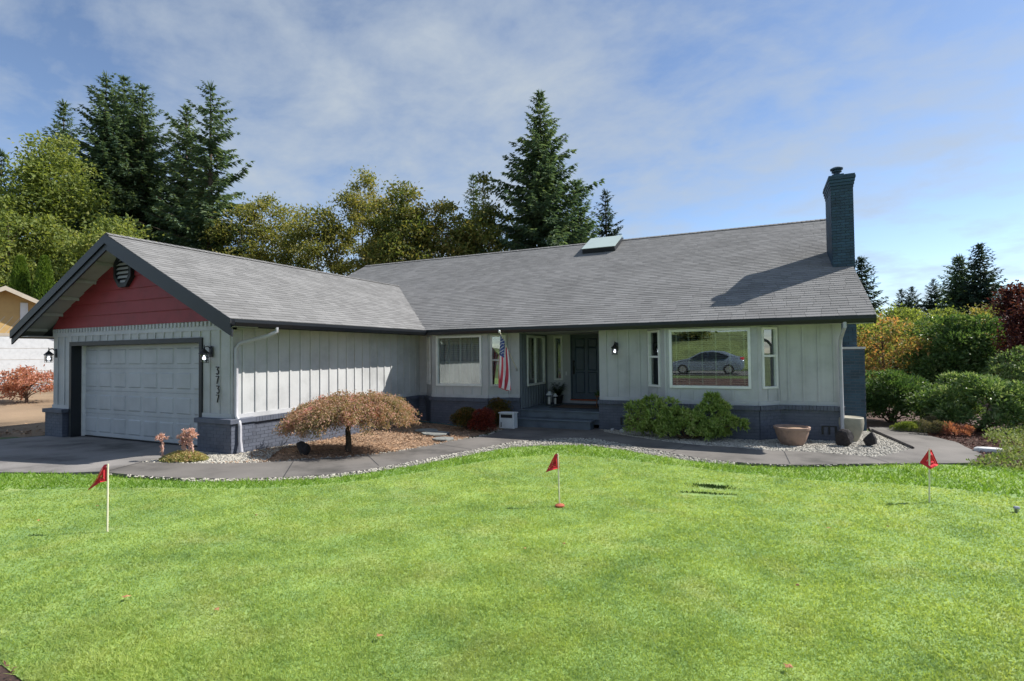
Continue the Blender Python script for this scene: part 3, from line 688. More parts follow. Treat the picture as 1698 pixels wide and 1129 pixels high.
for k in range(4):
    g_ = .014+.016*k; CHz = 6.25+k*.078
    MB().box(CX0-g_, CX1+g_, CY0-g_, CY1+g_, CHz, CHz+.07).build('corbel', 'chimney_paint', chim, bevel=.004)
MB().box(CX0-.05, CX1+.05, CY0-.05, CY1+.05, 6.56, 6.60).build('crown_slab', 'chimney_paint', chim)
MB().box(.18, .45, 2.5, 3.0, 6.6, 6.73).build('flue_base', 'chimney_paint', chim)
MB().lathe((.31, 2.7, 6.73), [(.075, 0), (.075, .09), (.12, .1), (.12, .12), (.08, .125), (.08, .16), (.15, .165), (.155, .2), (.09, .235), (.03, .25)], 16).build('flue_cap', 'chimney_paint', chim, smooth=True)
MB().box(CX0-.03, CX1+.0, CY0-.1, CY0-.002, 3.9, 4.26).build('flashing', 'dark_trim', chim) if False else None
def lay_bricks(lst, name, m, parent, nmax, stuff):
    d = [np.linalg.norm(np.array(b[0])-CAM) for b in lst]; order = np.argsort(d)
    for i in order[:nmax]: piece(name, m, parent, *lst[i])
    rest = order[nmax:]
    if len(rest):
        v, f = boxes_mesh([lst[i][0] for i in rest], [lst[i][1] for i in rest], [lst[i][2] for i in rest])
        tag(link(stuff, rawmesh(stuff, v-WPOS[parent.name], f), m, parent), kind='stuff')
lay_bricks(CH, 'brick', 'chimney_paint', chim, 150, 'brickwork')
lay_bricks(BRK, 'brick', 'brick_paint', house, 300, 'brickwork')
lay_bricks(CAPB, 'cap_brick', 'brick_paint', house, 300, 'cap_brickwork')
# skylight
sx0, sx1, ss0, ss1 = -7.66, -6.42, 5.98/ct*1.0, 7.35/ct
def on_roof(a, s, h): return np.array((a, MEY+s*ct-h*st, EZ+s*st+h*ct))
mb = MB(); q = [on_roof(a, s, h) for h in (0, .19) for s in (ss0, ss1-.12) for a in (sx0, sx1)]
mb.add(q, [(0, 2, 3, 1), (4, 5, 7, 6), (0, 1, 5, 4), (2, 6, 7, 3), (0, 4, 6, 2), (1, 3, 7, 5)]); skl = mb.build('skylight', 'dark_trim', house)
MB().add([on_roof(a, s, h) for h in (.193, .21) for s in (ss0-.02, ss1-.1) for a in (sx0-.02, sx1+.02)], [(0, 2, 3, 1), (4, 5, 7, 6), (0, 1, 5, 4), (2, 6, 7, 3), (0, 4, 6, 2), (1, 3, 7, 5)]).build('skylight_pane', 'skylight_pane', skl)
# porch -----------------------------------------------------------------
DKZ = .45; YB = 2.17
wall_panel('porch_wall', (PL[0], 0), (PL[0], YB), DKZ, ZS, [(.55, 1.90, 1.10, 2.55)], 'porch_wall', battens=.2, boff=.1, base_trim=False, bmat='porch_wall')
window((PL[0], 0), (PL[0], YB), .52, 1.93, 1.07, 2.58, mull=(1.22,), label='sliding porch window seen at a slant')
wall_panel('porch_wall', (PL[0], YB), (PR[0], YB), DKZ, ZS, [(.27, .51, 1.2, 2.55), (.80, 1.80, .56, 2.60)], 'siding', battens=0, base_trim=False)
window((PL[0], YB), (PR[0], YB), .24, .54, 1.17, 2.58, label='narrow sidelight window left of the front door')
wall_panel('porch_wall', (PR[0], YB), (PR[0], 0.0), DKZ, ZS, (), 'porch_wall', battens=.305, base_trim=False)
dx0, dx1 = -7.09, -6.17
MB().box(dx0-.04, dx0, YB-.02, YB+.1, .56, 2.62).box(dx1, dx1+.04, YB-.02, YB+.1, .56, 2.62).box(dx0, dx1, YB-.019, YB+.1, 2.575, 2.62).build('door_frame', 'front_door', house)
fd = MB().box(dx0, dx1, YB+.02, YB+.07, .585, 2.575).build('front_door', 'front_door', house)
for (a, b, c, d) in ((.11, .42, .28, .85), (.52, .82, .28, .85), (.11, .42, 1.0, 1.62), (.52, .82, 1.0, 1.62), (.11, .42, 1.72, 1.9), (.52, .82, 1.72, 1.9)):
    xa, xb, za, zb = dx0+a, dx0+b, .585+c-.1, .585+d; f = .035; y0 = YB+.0195
    MB().add([(xa, y0, za), (xb, y0, za), (xb, y0, zb), (xa, y0, zb), (xa+f*.5, y0-.018, za+f*.5), (xb-f*.5, y0-.018, za+f*.5), (xb-f*.5, y0-.018, zb-f*.5), (xa+f*.5, y0-.018, zb-f*.5), (xa+f, y0-.004, za+f), (xb-f, y0-.004, za+f), (xb-f, y0-.004, zb-f), (xa+f, y0-.004, zb-f)], [(0, 1, 5, 4), (1, 2, 6, 5), (2, 3, 7, 6), (3, 0, 4, 7), (4, 5, 9, 8), (5, 6, 10, 9), (6, 7, 11, 10), (7, 4, 8, 11), (8, 9, 10, 11)]).build('door_panel', 'front_door', fd)
MB().tube([(dx0+.06, YB-.0, 1.78), (dx0+.06, YB-.05, 1.70), (dx0+.06, YB-.06, 1.5), (dx0+.06, YB-.0, 1.4)], .014).box(dx0+.035, dx0+.085, YB-.01, YB+.02, 1.36, 1.62).lathe((dx0+.06, YB+0, 1.74), [(.035, 0), (.035, .06)], 10).build('door_handle', 'iron', fd)
boxpart('threshold', 'clay_red', house, dx0-.04, dx1+.02, YB-.08, YB+.05, .545, .58)
boxpart('door_bell', 'vinyl_white', house, -7.3, -7.25, YB-.025, YB, 1.33, 1.46, bevel=.01)
deck = thing('porch_deck', (-6.75, 1, 0), 'slate-blue wooden porch deck with a wide step in front of the entry', 'porch')
MB().box(PL[0]+.01, PR[0]-.01, .03, YB, .1, DKZ-.035).build('deck_base', 'deck', deck)
y = -.05
for k in range(16):
    MB().box(PL[0]+.005, PR[0]-.005, y, y+.133, DKZ-.035, DKZ).build('plank', 'deck', deck, bevel=.004); y += .139
MB().box(PL[0]+.01, PR[0]-.01, -.02, .028, .24, DKZ-.037).build('riser', 'deck', deck)
for k in range(2): MB().box(-8.02, -5.72, -.36+k*.165, -.36+k*.165+.158, .2, .235).build('step_plank', 'deck', deck, bevel=.006)
MB().box(-7.98, -5.76, -.33, -.025, -.02, .198).build('step_riser', 'deck', deck)
# small vents in the brick
for xv in (-5.0, -.42):
    v_ = MB()
    for k in range(3): v_.box(xv-.02+k*.13, xv+.02+k*.13, -.075, -.04, .14, .33)
    v_.box(xv-.02, xv+.28, -.072, -.04, .315, .335); v_.build('foundation_vent', 'iron', house)
# house number 3 7 3 7
def digit(ch, c, h, m='iron'):
    w = h*.55; y = YG-.04
    S = {'3': [(-.5, .5), (.45, .5), (-.05, .12), (.3, .05), (.45, -.15), (.35, -.4), (.05, -.5), (-.4, -.42)], '7': [(-.5, .5), (.45, .5), (.1, .0), (-.15, -.5)]}[ch]
    MB().tube([(c[0]+a*w, y, c[1]+b*h) for a, b in S], h*.085, 6).build('house_number', m, house)
for ch, (u, v) in zip('3737', ((360, 614.5), (360, 630), (361, 646), (360.5, 661))):
    q = unp(u, v, 1, YG-.03); digit(ch, (q[0]+.02, q[2]), .15)
# ---------------------------------------------------------------- fittings
def wall_lantern(c, label, s=1.0):
    c = np.array(c, float); t = thing('wall_lantern', c, label, 'lantern', 'black wall lanterns')
    q = lambda x, y, z: c+np.array((x, y, z))*s
    MB().lathe(q(0, -.01, .0), [(.055*s, -.09*s), (.06*s, -.05*s), (.06*s, .1*s), (.045*s, .14*s)], 12, 1, .35).build('back_plate', 'iron', t, smooth=True)
    MB().tube([q(0, -.01, .08), q(0, -.08, .14), q(0, -.15, .12), q(0, -.16, .06)], .012*s, 8).build('arm', 'iron', t, smooth=True)
    MB().lathe(q(0, -.16, .0), [(.105*s, -.02*s), (.10*s, .0), (.06*s, .04*s), (.03*s, .07*s), (.012*s, .1*s), (.008*s, .17*s)], 12).build('hood', 'iron', t, smooth=True)
    k = MB()
    for z in (-.03, -.09, -.15, -.2): k.lathe(q(0, -.16, z), [(.085*s, -.005*s), (.085*s, .005*s), (.078*s, .005*s), (.078*s, -.005*s)], 12)
    for a in range(6):
        x, y = .082*math.cos(a*math.pi/3), .082*math.sin(a*math.pi/3); k.tube([q(x, -.16+y, -.2), q(x, -.16+y, -.01)], .005*s, 5)
    k.build('cage', 'iron', t)
    MB().lathe(q(0, -.16, -.18), [(.06*s, 0), (.068*s, .03*s), (.068*s, .14*s), (.05*s, .155*s)], 14).build('glass_globe', 'lamp_glass', t, smooth=True)
    MB().lathe(q(0, -.16, -.11), [(.01*s, -.03*s), (.03*s, -.015*s), (.032*s, .015*s), (.015*s, .04*s), (.01*s, .06*s)], 10).build('bulb', 'bulb', t, smooth=True)
    return t
wall_lantern((unp(352, 588, 1, YG)[0], YG-.02, 2.13), 'black caged wall lantern above the house number, right of the garage door', 1.0)
wall_lantern((unp(95, 588, 1, YG)[0], YG-.02, 2.16), 'black caged wall lantern on the left end of the garage front', 1.0)
wall_lantern((unp(1022, 577, 1, 0)[0], -.02, 2.17), 'black wall lantern right of the porch opening', .95)
# flag on the wall
def us_flag():
    b = unp(857, 612, 1, -.02); tip = unp(828, 549, 1, -.95)
    t = thing('wall_flag', b, 'red, white and blue striped flag hanging from an angled pole beside the bay window', 'flag')
    MB().tube([b, tip], .013, 8).build('flag_pole', 'pole_white', t, smooth=True)
    MB().lathe(tip-UPZ*.02, [(.012, -.03), (.03, -.005), (.034, .02), (.022, .045), (.006, .055)], 10).build('finial', 'vinyl_white', t, smooth=True)
    MB().tube([b+np.array((.0, .02, -.05)), b+np.array((0, -.03, .02))], .02, 8).build('bracket', 'alloy', t)
    ns, nt_ = 52, 60; e = (b-tip); Lp = np.linalg.norm(e); e /= Lp; hl = .80
    V = np.zeros((ns+1, nt_+1, 3)); side = unitv(np.cross(e, (0, 0, -1)))
    for i in range(ns+1):
        s = i/ns
        for j in range(nt_+1):
            q = j/nt_; p0 = tip+e*(.06+s*hl*(1-.0*q))
            gather = q**.8*.34
            pc = tip+e*(.06+.36*hl)
            top = p0*(1-gather)+np.array((pc[0]-.11*q, pc[1], p0[2]*.0+pc[2]))*gather
            ph = s*4.2*math.pi+1.1*math.sin(q*3)
            fold = side*math.sin(ph)*(.02+.085*q)+np.array((1, 0, 0))*math.cos(ph*.5+.8)*.05*q
            V[i, j] = top*1.0+fold; V[i, j, 2] = p0[2]*(1-gather)+pc[2]*gather-q*(1.42-.28*s)
            if q < .12: V[i, j] -= 0
    idx = lambda i, j: i*(nt_+1)+j
    F = np.array([(idx(i, j), idx(i+1, j), idx(i+1, j+1), idx(i, j+1)) for i in range(ns) for j in range(nt_)])
    me = rawmesh('cloth', V.reshape(-1, 3)-WPOS[t.name], F)
    for k in ('flag_red', 'flag_white', 'flag_blue'): me.materials.append(MATS[k])
    mi = []
    for i in range(ns):
        st_ = int(i/ns*13)
        for j in range(nt_): mi.append(2 if (st_ < 7 and j < nt_*.38) else st_ % 2)
    me.polygons.foreach_set('material_index', mi)
    for p in me.polygons: p.use_smooth = True
    link('cloth', me, None, t)
    st = MB(); bl = lambda i, j: V[int(round(i)), int(round(j))]
    for r in range(9):
        for c in range(6 if r % 2 == 0 else 5):
            i = 28/10*(r+1); j = nt_*.38*((c*2+1+(r % 2))/12.5)+.2; p = bl(i, j); nn = unitv(np.cross(bl(min(ns, i+1), j)-p, bl(i, j+1)-p))
            for sg in (1, -1):
                u_ = unitv(bl(min(ns, i+1), j)-p); w_ = np.cross(nn, u_)
                pts = [p+nn*.003*sg+(u_*math.cos(a*math.pi/5)+w_*math.sin(a*math.pi/5))*(.022 if a % 2 == 0 else .009) for a in range(10)]
                st.add(pts, [tuple(range(10))])
    tag(st.build('stars', 'flag_white', t), kind='stuff')
us_flag()
# golf flags
def golf_flag(px, top, shape, label, base=False):
    b = G(*px); c = np.array((b[0], b[1], H(b[0], b[1]))); dep = (b-CAM)@FW
    t = thing('golf_flag', c, label, 'golf flag', 'red practice flags on the lawn')
    tp = CAM+ray(*top)/FPX*dep
    MB().tube([c-UPZ*.03, tp], .009, 8).build('flag_stick', 'pole_white', t)
    pts = [CAM+ray(u, v)/FPX*(dep+o) for u, v, o in shape]
    n = len(pts); mb = MB(); cen = sum(pts)/n
    for k in range(n):                              # pennant with soft folds and cloth thickness
        a, b2 = pts[k], pts[(k+1) % n]
        for q in range(4):
            r0, r1 = q/4, (q+1)/4; off = lambda r: FW*.02*math.sin(r*9+k)
            p = [cen+(a-cen)*r0+off(r0), cen+(b2-cen)*r0+off(r0), cen+(b2-cen)*r1+off(r1)*(1-r1), cen+(a-cen)*r1+off(r1)*(1-r1)]
            mb.add(p, [(0, 1, 2, 3)] if q else [(0, 2, 3)])
    o = mb.build('pennant', 'red_cloth', t); m_ = o.modifiers.new('solid', 'SOLIDIFY'); m_.thickness = .004
    if base: MB().lathe(c+np.array((.01, -.02, 0)), [(.055, -.02), (.06, .012), (.045, .022), (.012, .024)], 14).build('cup_ring', 'clay_red', t, smooth=True)
golf_flag((178, 880), (179, 769), [(180, 769, 0), (180, 797, 0), (166, 800, -.04), (146, 813, -.02), (160, 795, .03), (173, 771, .03)], 'red pennant golf flag on a pale stick, leftmost of the three on the lawn')
golf_flag((928, 838), (925, 752), [(926, 752, 0), (928, 776, 0), (917, 779, -.05), (905, 783, -.02), (913, 767, .04), (920, 753, .04)], 'red pennant golf flag leaning slightly, with an orange cup ring at its foot', True)
golf_flag((1541, 832), (1541, 745), [(1541, 744, 0), (1545, 746, .05), (1556, 771, .10), (1552, 773, .02), (1543, 778, -.03), (1525, 767, .06)], 'kite-shaped red golf flag seen face on, rightmost on the lawn')
# porch things
def deckpt(u, v): return unp(u, v, 2, DKZ+.006)
mt = thing('door_mat', deckpt(945, 668), 'dark-bordered brown door mat laid on the porch deck', 'door mat')
a = deckpt(895, 674); MB().box(-7.3, -5.75, .62, 1.55, DKZ+.001, DKZ+.012).build('mat_border', 'mat_dark', mt); MB().box(-7.12, -5.78, .72, 1.45, DKZ+.0125, DKZ+.02).build('mat_field', 'mat_brown', mt)
def candle_lantern(u, v, s, label):
    c = deckpt(u, v); t = thing('candle_lantern', c, label, 'lantern', 'candle lanterns on the porch')
    q = lambda x, y, z: c+np.array((x, y, z))*s
    MB().box(*[f for a in ((c[0]-.08*s, c[0]+.08*s), (c[1]-.08*s, c[1]+.08*s), (c[2], c[2]+.02*s)) for f in a]).build('base', 'iron', t)
    for i in (-1, 1):
        for j in (-1, 1): MB().tube([q(i*.072, j*.072, .02), q(i*.072, j*.072, .3)], .008*s, 5).build('post', 'iron', t)
    MB().lathe(q(0, 0, .3), [(.11*s, 0), (.1*s, .02*s), (.05*s, .08*s), (.05*s, .1*s), (.015*s, .12*s)], 12).build('lantern_roof', 'white_paint', t, smooth=True)
    MB().lathe(q(0, 0, .02), [(.05*s, 0), (.05*s, .22*s), (.04*s, .225*s)], 14).build('candle', 'candle', t, smooth=True)
candle_lantern(911, 671, 1.0, 'larger white-roofed candle lantern on the porch, left of its pair')
candle_lantern(921, 670, .8, 'smaller white-roofed candle lantern on the porch, beside the fern pot')
def potted_fern():
    c = deckpt(926, 668.5); t = thing('potted_fern', c, 'dark arching fern in a pot under the sidelight window', 'potted plant')
    MB().lathe(c, [(.11, 0), (.16, .22), (.175, .23), (.175, .26), (.15, .26)], 18).build('pot', 'iron', t, smooth=True)
    rg = np.random.default_rng(3); kv = []
    for k in range(60):
        a = rg.random()*6.28; r = .2+.28*rg.random(); h = .12+.3*rg.random(); d = np.array((math.cos(a), math.sin(a), 0)); n = 14
        s = np.linspace(.05, 1, n); P = c+UPZ*.25+d*(s*r)[:, None]+UPZ*(np.sin(s*2.3)*h)[:, None]
        sd = np.cross(d, UPZ)
        for sg in (-1, 1): kv.append(kites(P, np.tile(sd*sg+d*.4-UPZ*.2, (n, 1)), np.tile(UPZ, (n, 1)), .075*(1.1-s), .025))
    foliage_part('fronds', kv, 'fern', t)
potted_fern()
pt = thing('wooden_stand', deckpt(989, 676), 'small wooden stand with a green plant at the right edge of the porch', 'stand')
c = WPOS[pt.name]
MB().tube([c+np.array((0, 0, 0)), c+np.array((.02, .05, .32))], .018, 6).tube([c+np.array((.2, .02, 0)), c+np.array((.12, .06, .32))], .018, 6).tube([c+np.array((.08, .25, 0)), c+np.array((.07, .1, .32))], .018, 6).build('stand_legs', 'wood', pt) if False else None
for dx, dy in ((0, 0), (.17, .02), (.08, .2)): MB().tube([c+np.array((dx, dy, 0)), c+np.array((dx*.7+.02, dy*.6+.03, .32))], .018, 6).build('leg', 'wood', pt)
MB().lathe(c+np.array((.08, .09, .32)), [(.13, 0), (.13, .025)], 14).build('stand_top', 'wood', pt)
rg = np.random.default_rng(5); foliage_part('plant', kites(c+np.array((.08, .09, .34))+rg.normal(size=(90, 3))*.04, rdir(90, rg)*[1, 1, .6]+[0, 0, .8], rdir(90, rg), .14, .04), 'rhodo', pt)
# white box by the step
bx = G(838, 710); bt = thing('slotted_box', (bx[0], bx[1], 0), 'white metal box with a dark slot standing by the porch step', 'box')
x0, x1 = unp(825, 690, 1, bx[1])[0], unp(852, 690, 1, bx[1])[0]
MB().prism([(x0+.04, bx[1], -.01), (x1, bx[1], -.01), (x1-.01, bx[1], .40), (x0+.06, bx[1], .40)], (0, .26, 0)).build('box_body', 'white_paint', bt, bevel=.012)
MB().box(x0+.03, x1+.01, bx[1]-.02, bx[1]+.28, .402, .43).build('lid', 'white_paint', bt, bevel=.008)
MB().box(x0+.10, x1-.05, bx[1]-.006, bx[1]+.005, .285, .375).build('slot', 'rubber', bt)
MB().box(x0+.10, x0+.12, bx[1]-.008, bx[1]+.005, .03, .16).build('latch', 'rubber', bt)
# planters and rocks
def planter(c, prof, m, label, name='planter', sx=1., soil=None, tilt=None):
    t = thing(name, c, label, 'planter'); k = MB().lathe(c, prof, 36, sx).build('pot', m, t, smooth=True)
    if soil: MB().lathe(np.array(c)+UPZ*soil[1], [(soil[0], 0), (soil[0]*.6, .03), (.02, .04)], 20, sx).build('pot_soil', 'bark_ground', t)
    return t
c = G(1314, 738); planter((c[0], c[1]+.12, .0), [(.20, -.02), (.27, .08), (.325, .25), (.34, .33), (.36, .335), (.365, .385), (.33, .39), (.32, .34)], 'terracotta', 'wide terracotta bowl planter with soil against the brick base', 'terracotta_bowl', soil=(.31, .33))
c = G(1414, 737); planter((c[0]+.02, c[1]+.55, 0), [(.14, -.02), (.2, .11), (.26, .26), (.28, .40), (.275, .52), (.26, .535), (.24, .52)], 'urn_clay', 'tall beige clay urn at the right corner of the house', 'clay_urn')
c = G(1044, 716); planter((c[0]+.05, c[1]+.25, 0), [(.1, 0), (.15, .3), (.17, .32), (.17, .36), (.14, .36)], 'terracotta', 'small terracotta pot half hidden behind the green shrub', 'terracotta_pot')
def rock(c, s, m, label, seed, name='rock', cat='rock', group=None):
    bm = bmesh.new(); bmesh.ops.create_icosphere(bm, subdivisions=3, radius=1); rg = random.Random(seed)
    cuts = [Vector((rg.gauss(0, 1), rg.gauss(0, 1), rg.gauss(0, 1))).normalized() for _ in range(9)]
    for v in bm.verts:
        for q in cuts:
            d = v.co.dot(q)-.56
            if d > 0: v.co -= q*d
        v.co *= 1+rg.uniform(-.03, .03); v.co = Vector((v.co.x*s[0], v.co.y*s[1], v.co.z*s[2]))
    me = bpy.data.meshes.new(name); bm.to_mesh(me); bm.free(); o = link(name, me, m); o.location = (c[0], c[1], H(c[0], c[1])+s[2]*.55); return tag(o, label, cat, group)
rock(G(1403, 739), (.2, .17, .24), 'dark_rock', 'dark angular rock in front of the urn, left of its pair', 4)
rock(G(1441, 739), (.15, .15, .2), 'dark_rock', 'dark rounded rock on the pebbles, right of the urn', 9)
rock(G(505, 752), (.24, .17, .17), 'dark_rock', 'dark rock lying under the weeping maple', 12)
rock(G(1031, 717), (.09, .07, .08), 'pale_rock', 'white stone beside the foundation vent', 14)
rock(G(1015, 714), (.06, .06, .05), 'pale_rock', 'small white stone left of the larger white stone', 15)
rock(G(72, 660)*0+np.array((-28.5, -1.2, 0)), (.35, .3, .3), 'pale_rock', 'grey boulder beside the neighbour\'s red maple', 16)
for k, (u, v, s) in enumerate(((707, 715, .3), (722, 720, .34), (735, 729, .26))):
    p = G(u, v); a0 = rnd.random()*3; pts = [np.array((p[0]+s*(1+.2*rnd.random())*math.cos(a0+q*math.pi/3.5), p[1]+s*.9*(1+.2*rnd.random())*math.sin(a0+q*math.pi/3.5), -.005)) for q in range(7)]
    tag(MB().prism(pts, (0, 0, .045)).build('stepping_stone', 'flagstone', bevel=.01), ['grey stepping stone nearest the bay wall', 'middle grey stepping stone in the bark', 'grey stepping stone nearest the walkway'][k], 'stone', 'stepping stones in the bark bed')
hp = [G(*q) for q in ((690, 699), (712, 701), (735, 704), (755, 707), (775, 709))]
tag(MB().tube([h+UPZ*.02+np.array((0, rnd.uniform(-.04, .04), 0)) for h in hp], .016, 6).build('garden_hose', 'hose_teal', smooth=True), 'thin teal garden hose along the base of the bay', 'hose')
p = G(1640, 748); tag(MB().lathe((p[0], p[1], -.02), [(.24, 0), (.24, .06), (.21, .085), (.03, .095)], 20, 1, .6).build('utility_cover', 'pale_rock', smooth=True), 'low pale round cover at the end of the walkway', 'cover')
a, b = G(1446, 714), G(1514, 744); tag(MB().tube([(a[0], a[1], .02), (b[0], b[1], .02)], .03, 4).build('edging_board', 'dark_rock'), 'dark timber edging between pebbles and walkway on the right', 'edging')
p = unp(1427, 671, 1, 2.4); tp = thing('teal_post', (p[0], p[1], 0), 'teal metal post with a rounded head beside the chimney base', 'post')
MB().tube([(p[0], p[1], 0), (p[0], p[1], p[2]-.02)], .02, 8).build('post', 'teal', tp); MB().lathe((p[0], p[1], p[2]), [(.02, -.05), (.07, -.03), (.075, .03), (.05, .07), (.01, .08)], 12).build('head', 'teal', tp, smooth=True)
p = G(1686, 848); tag(MB().lathe((p[0], p[1], H(p[0], p[1])), [(.02, -.02), (.025, .03), (.035, .04), (.03, .06), (.008, .065)], 10).build('sprinkler_head', 'alloy', smooth=True), 'small grey sprinkler head in the lawn near the right edge', 'sprinkler')
# ---------------------------------------------------------------- vegetation generators
def limb(mb, a, b, r0, r1, rng, sag=.1, n=5):
    a, b = np.array(a, float), np.array(b, float); L = np.linalg.norm(b-a); P = []
    for i in range(n):
        t = i/(n-1); P.append(a+(b-a)*t+rng.normal(size=3)*L*.03*(0 < i < n-1)+UPZ*L*sag*math.sin(math.pi*t))
    mb.tube(P, list(np.linspace(r0, r1, n)), 6, False)
def crown_points(n, rng, rx, z0, z1, shell=.55, prof=None, ry=None):
    out = []
    while len(out) < n:
        p = rng.uniform(-1, 1, 3); r = np.linalg.norm(p)
        if r > 1 or rng.random() > shell+(1-shell)*r**2: continue
        z = z0+(p[2]+1)/2*(z1-z0); k = prof((p[2]+1)/2) if prof else 1
        out.append((p[0]*rx*k, p[1]*(ry or rx)*k, z))
    return np.array(out)
def broadleaf(base, H_, rx, z0, m, seed, label, nclump=90, nl=110, leaf=.24, cr=.9, trunk='bark', tr=.18, group=None, cat='tree', name='broadleaf_tree', ry=None, flatz=.6, prof=None, shell=.5, lw=.6, nlimb=26, droop=0., ztop_leader=0):
    rng = np.random.default_rng(seed); base = np.array(base, float); t = thing(name, base, label, cat, group)
    C = crown_points(nclump, rng, rx, z0, H_, shell, prof, ry)
    if ztop_leader:
        C = np.concatenate([C, np.stack([rng.normal(0, .12, ztop_leader), rng.normal(0, .12, ztop_leader), np.linspace(H_*.9, H_*1.14, ztop_leader)], 1)])
    mb = MB(); lean = rng.normal(0, .03*H_, 2)*.5
    tp = [base+np.array((lean[0]*q*q, lean[1]*q*q, H_*.88*q)) for q in np.linspace(0, 1, 8)]; tp[0] = tp[0]-UPZ*.15
    mb.tube(tp, list(np.linspace(tr, tr*.12, 8)), 8, False)
    for c in C[rng.permutation(len(C))[:nlimb]]:
        zq = max(.12, min(.8, (c[2]-.28*np.hypot(c[0], c[1])-.3)/(H_*.88))); q = base+np.array((lean[0]*zq*zq, lean[1]*zq*zq, H_*.88*zq)); limb(mb, q, base+c, tr*.36*(1-zq*.6), tr*.05, rng)
    mb.build('trunk', trunk, t, smooth=True)
    nn = len(C)*nl; cc = np.repeat(C, nl, 0); s = np.repeat(rng.uniform(.55, 1.25, len(C)), nl)[:, None]*cr
    off = rng.normal(size=(nn, 3))*.5; off[:, 2] *= flatz
    P = base+cc+off*s; P[:, 2] = np.maximum(P[:, 2], base[2]+.04)
    d = unitv(rdir(nn, rng)+unitv(off)*.5-UPZ*droop); n = unitv(rdir(nn, rng)*.8+UPZ*.9)
    foliage_part('crown', kites(P, d, n, leaf*rng.uniform(.6, 1.3, nn), leaf*lw*rng.uniform(.7, 1.2, nn)), m, t)
    return t
def conifer_parts(H_, R, seed, z0=.08, dens=1., droop=.25, irregular=.3, prof=.72):
    R *= 1.22
    rng = np.random.default_rng(seed); kv = []; mb = MB()
    mb.tube([(0, 0, -.2), (.03, 0, H_*.4), (0, .02, H_*.75), (0, 0, H_)], [H_*.014, H_*.011, H_*.005, .012], 8, False)
    z = H_*z0
    while z < H_*.995:
        f = (z/H_-z0)/(1-z0); r = R*((1-f)**prof)*.97+.12; nb = int((5+3*(1-f))*dens)
        a0 = rng.random()*6.28
        for b in range(nb):
            rr = r*(1-irregular+2*irregular*rng.random())
            if rng.random() < .07: rr *= 1.25
            a = a0+6.283*b/nb+rng.normal()*.25; dv = np.array((math.cos(a), math.sin(a), 0)); sv = np.array((-dv[1], dv[0], 0))
            up0 = .55*f-.05+rng.normal()*.08; ns = max(4, int(rr/.19)); s = np.linspace(.1, 1, ns)
            zz = z+rr*(up0*s-droop*(1-f*.6)*s**2+.16*s**4)
            P = dv*(s*rr)[:, None]+np.stack([0*s, 0*s, zz], 1)+rng.normal(size=(ns, 3))*.02*rr
            if rr > 1.2: mb.tube([P[0]*[0, 0, 1], P[ns//2], P[-1]], [.045, .025, .01], 4, False)
            wl = (.20+.34*(1-s)**.7)*min(1.3, .34+rr*.34)
            for q in range(3):
                for sg in (-1, 1):
                    d = dv*(.75+.3*q)+sv*sg*(1.1-.25*q)+UPZ*(-.22-.25*q)+rng.normal(size=(ns, 3))*.22
                    kv.append(kites(P+rng.normal(size=(ns, 3))*.05, d, np.tile(UPZ, (ns, 1))+rng.normal(size=(ns, 3))*.35, wl*rng.uniform(.8, 1.5, ns), .10+wl*.22))
            kv.append(kites(P[-2:], np.tile(dv+UPZ*.1, (2, 1)), np.tile(UPZ, (2, 1)), .38, .12))
        z += H_*.0155*(.75+.5*rng.random())+.08
    kv.append(kites(np.array([(0, 0, H_-.5)]*8), rdir(8, rng)*.35+UPZ, rdir(8, rng), .8, .1))
    return np.concatenate(kv), mb
def conifer(base, H_, R, seed, label, m='conifer', group='tall conifers behind the houses', **kw):
    base = np.array(base, float); t = thing('conifer_tree', base, label, 'tree', group); kv, mb = conifer_parts(H_, R, seed, **kw)
    mb.v = [tuple(np.array(v)+base) for v in mb.v]; mb.build('trunk', 'bark', t, smooth=True); foliage_part('crown', kv+base, m, t); return t
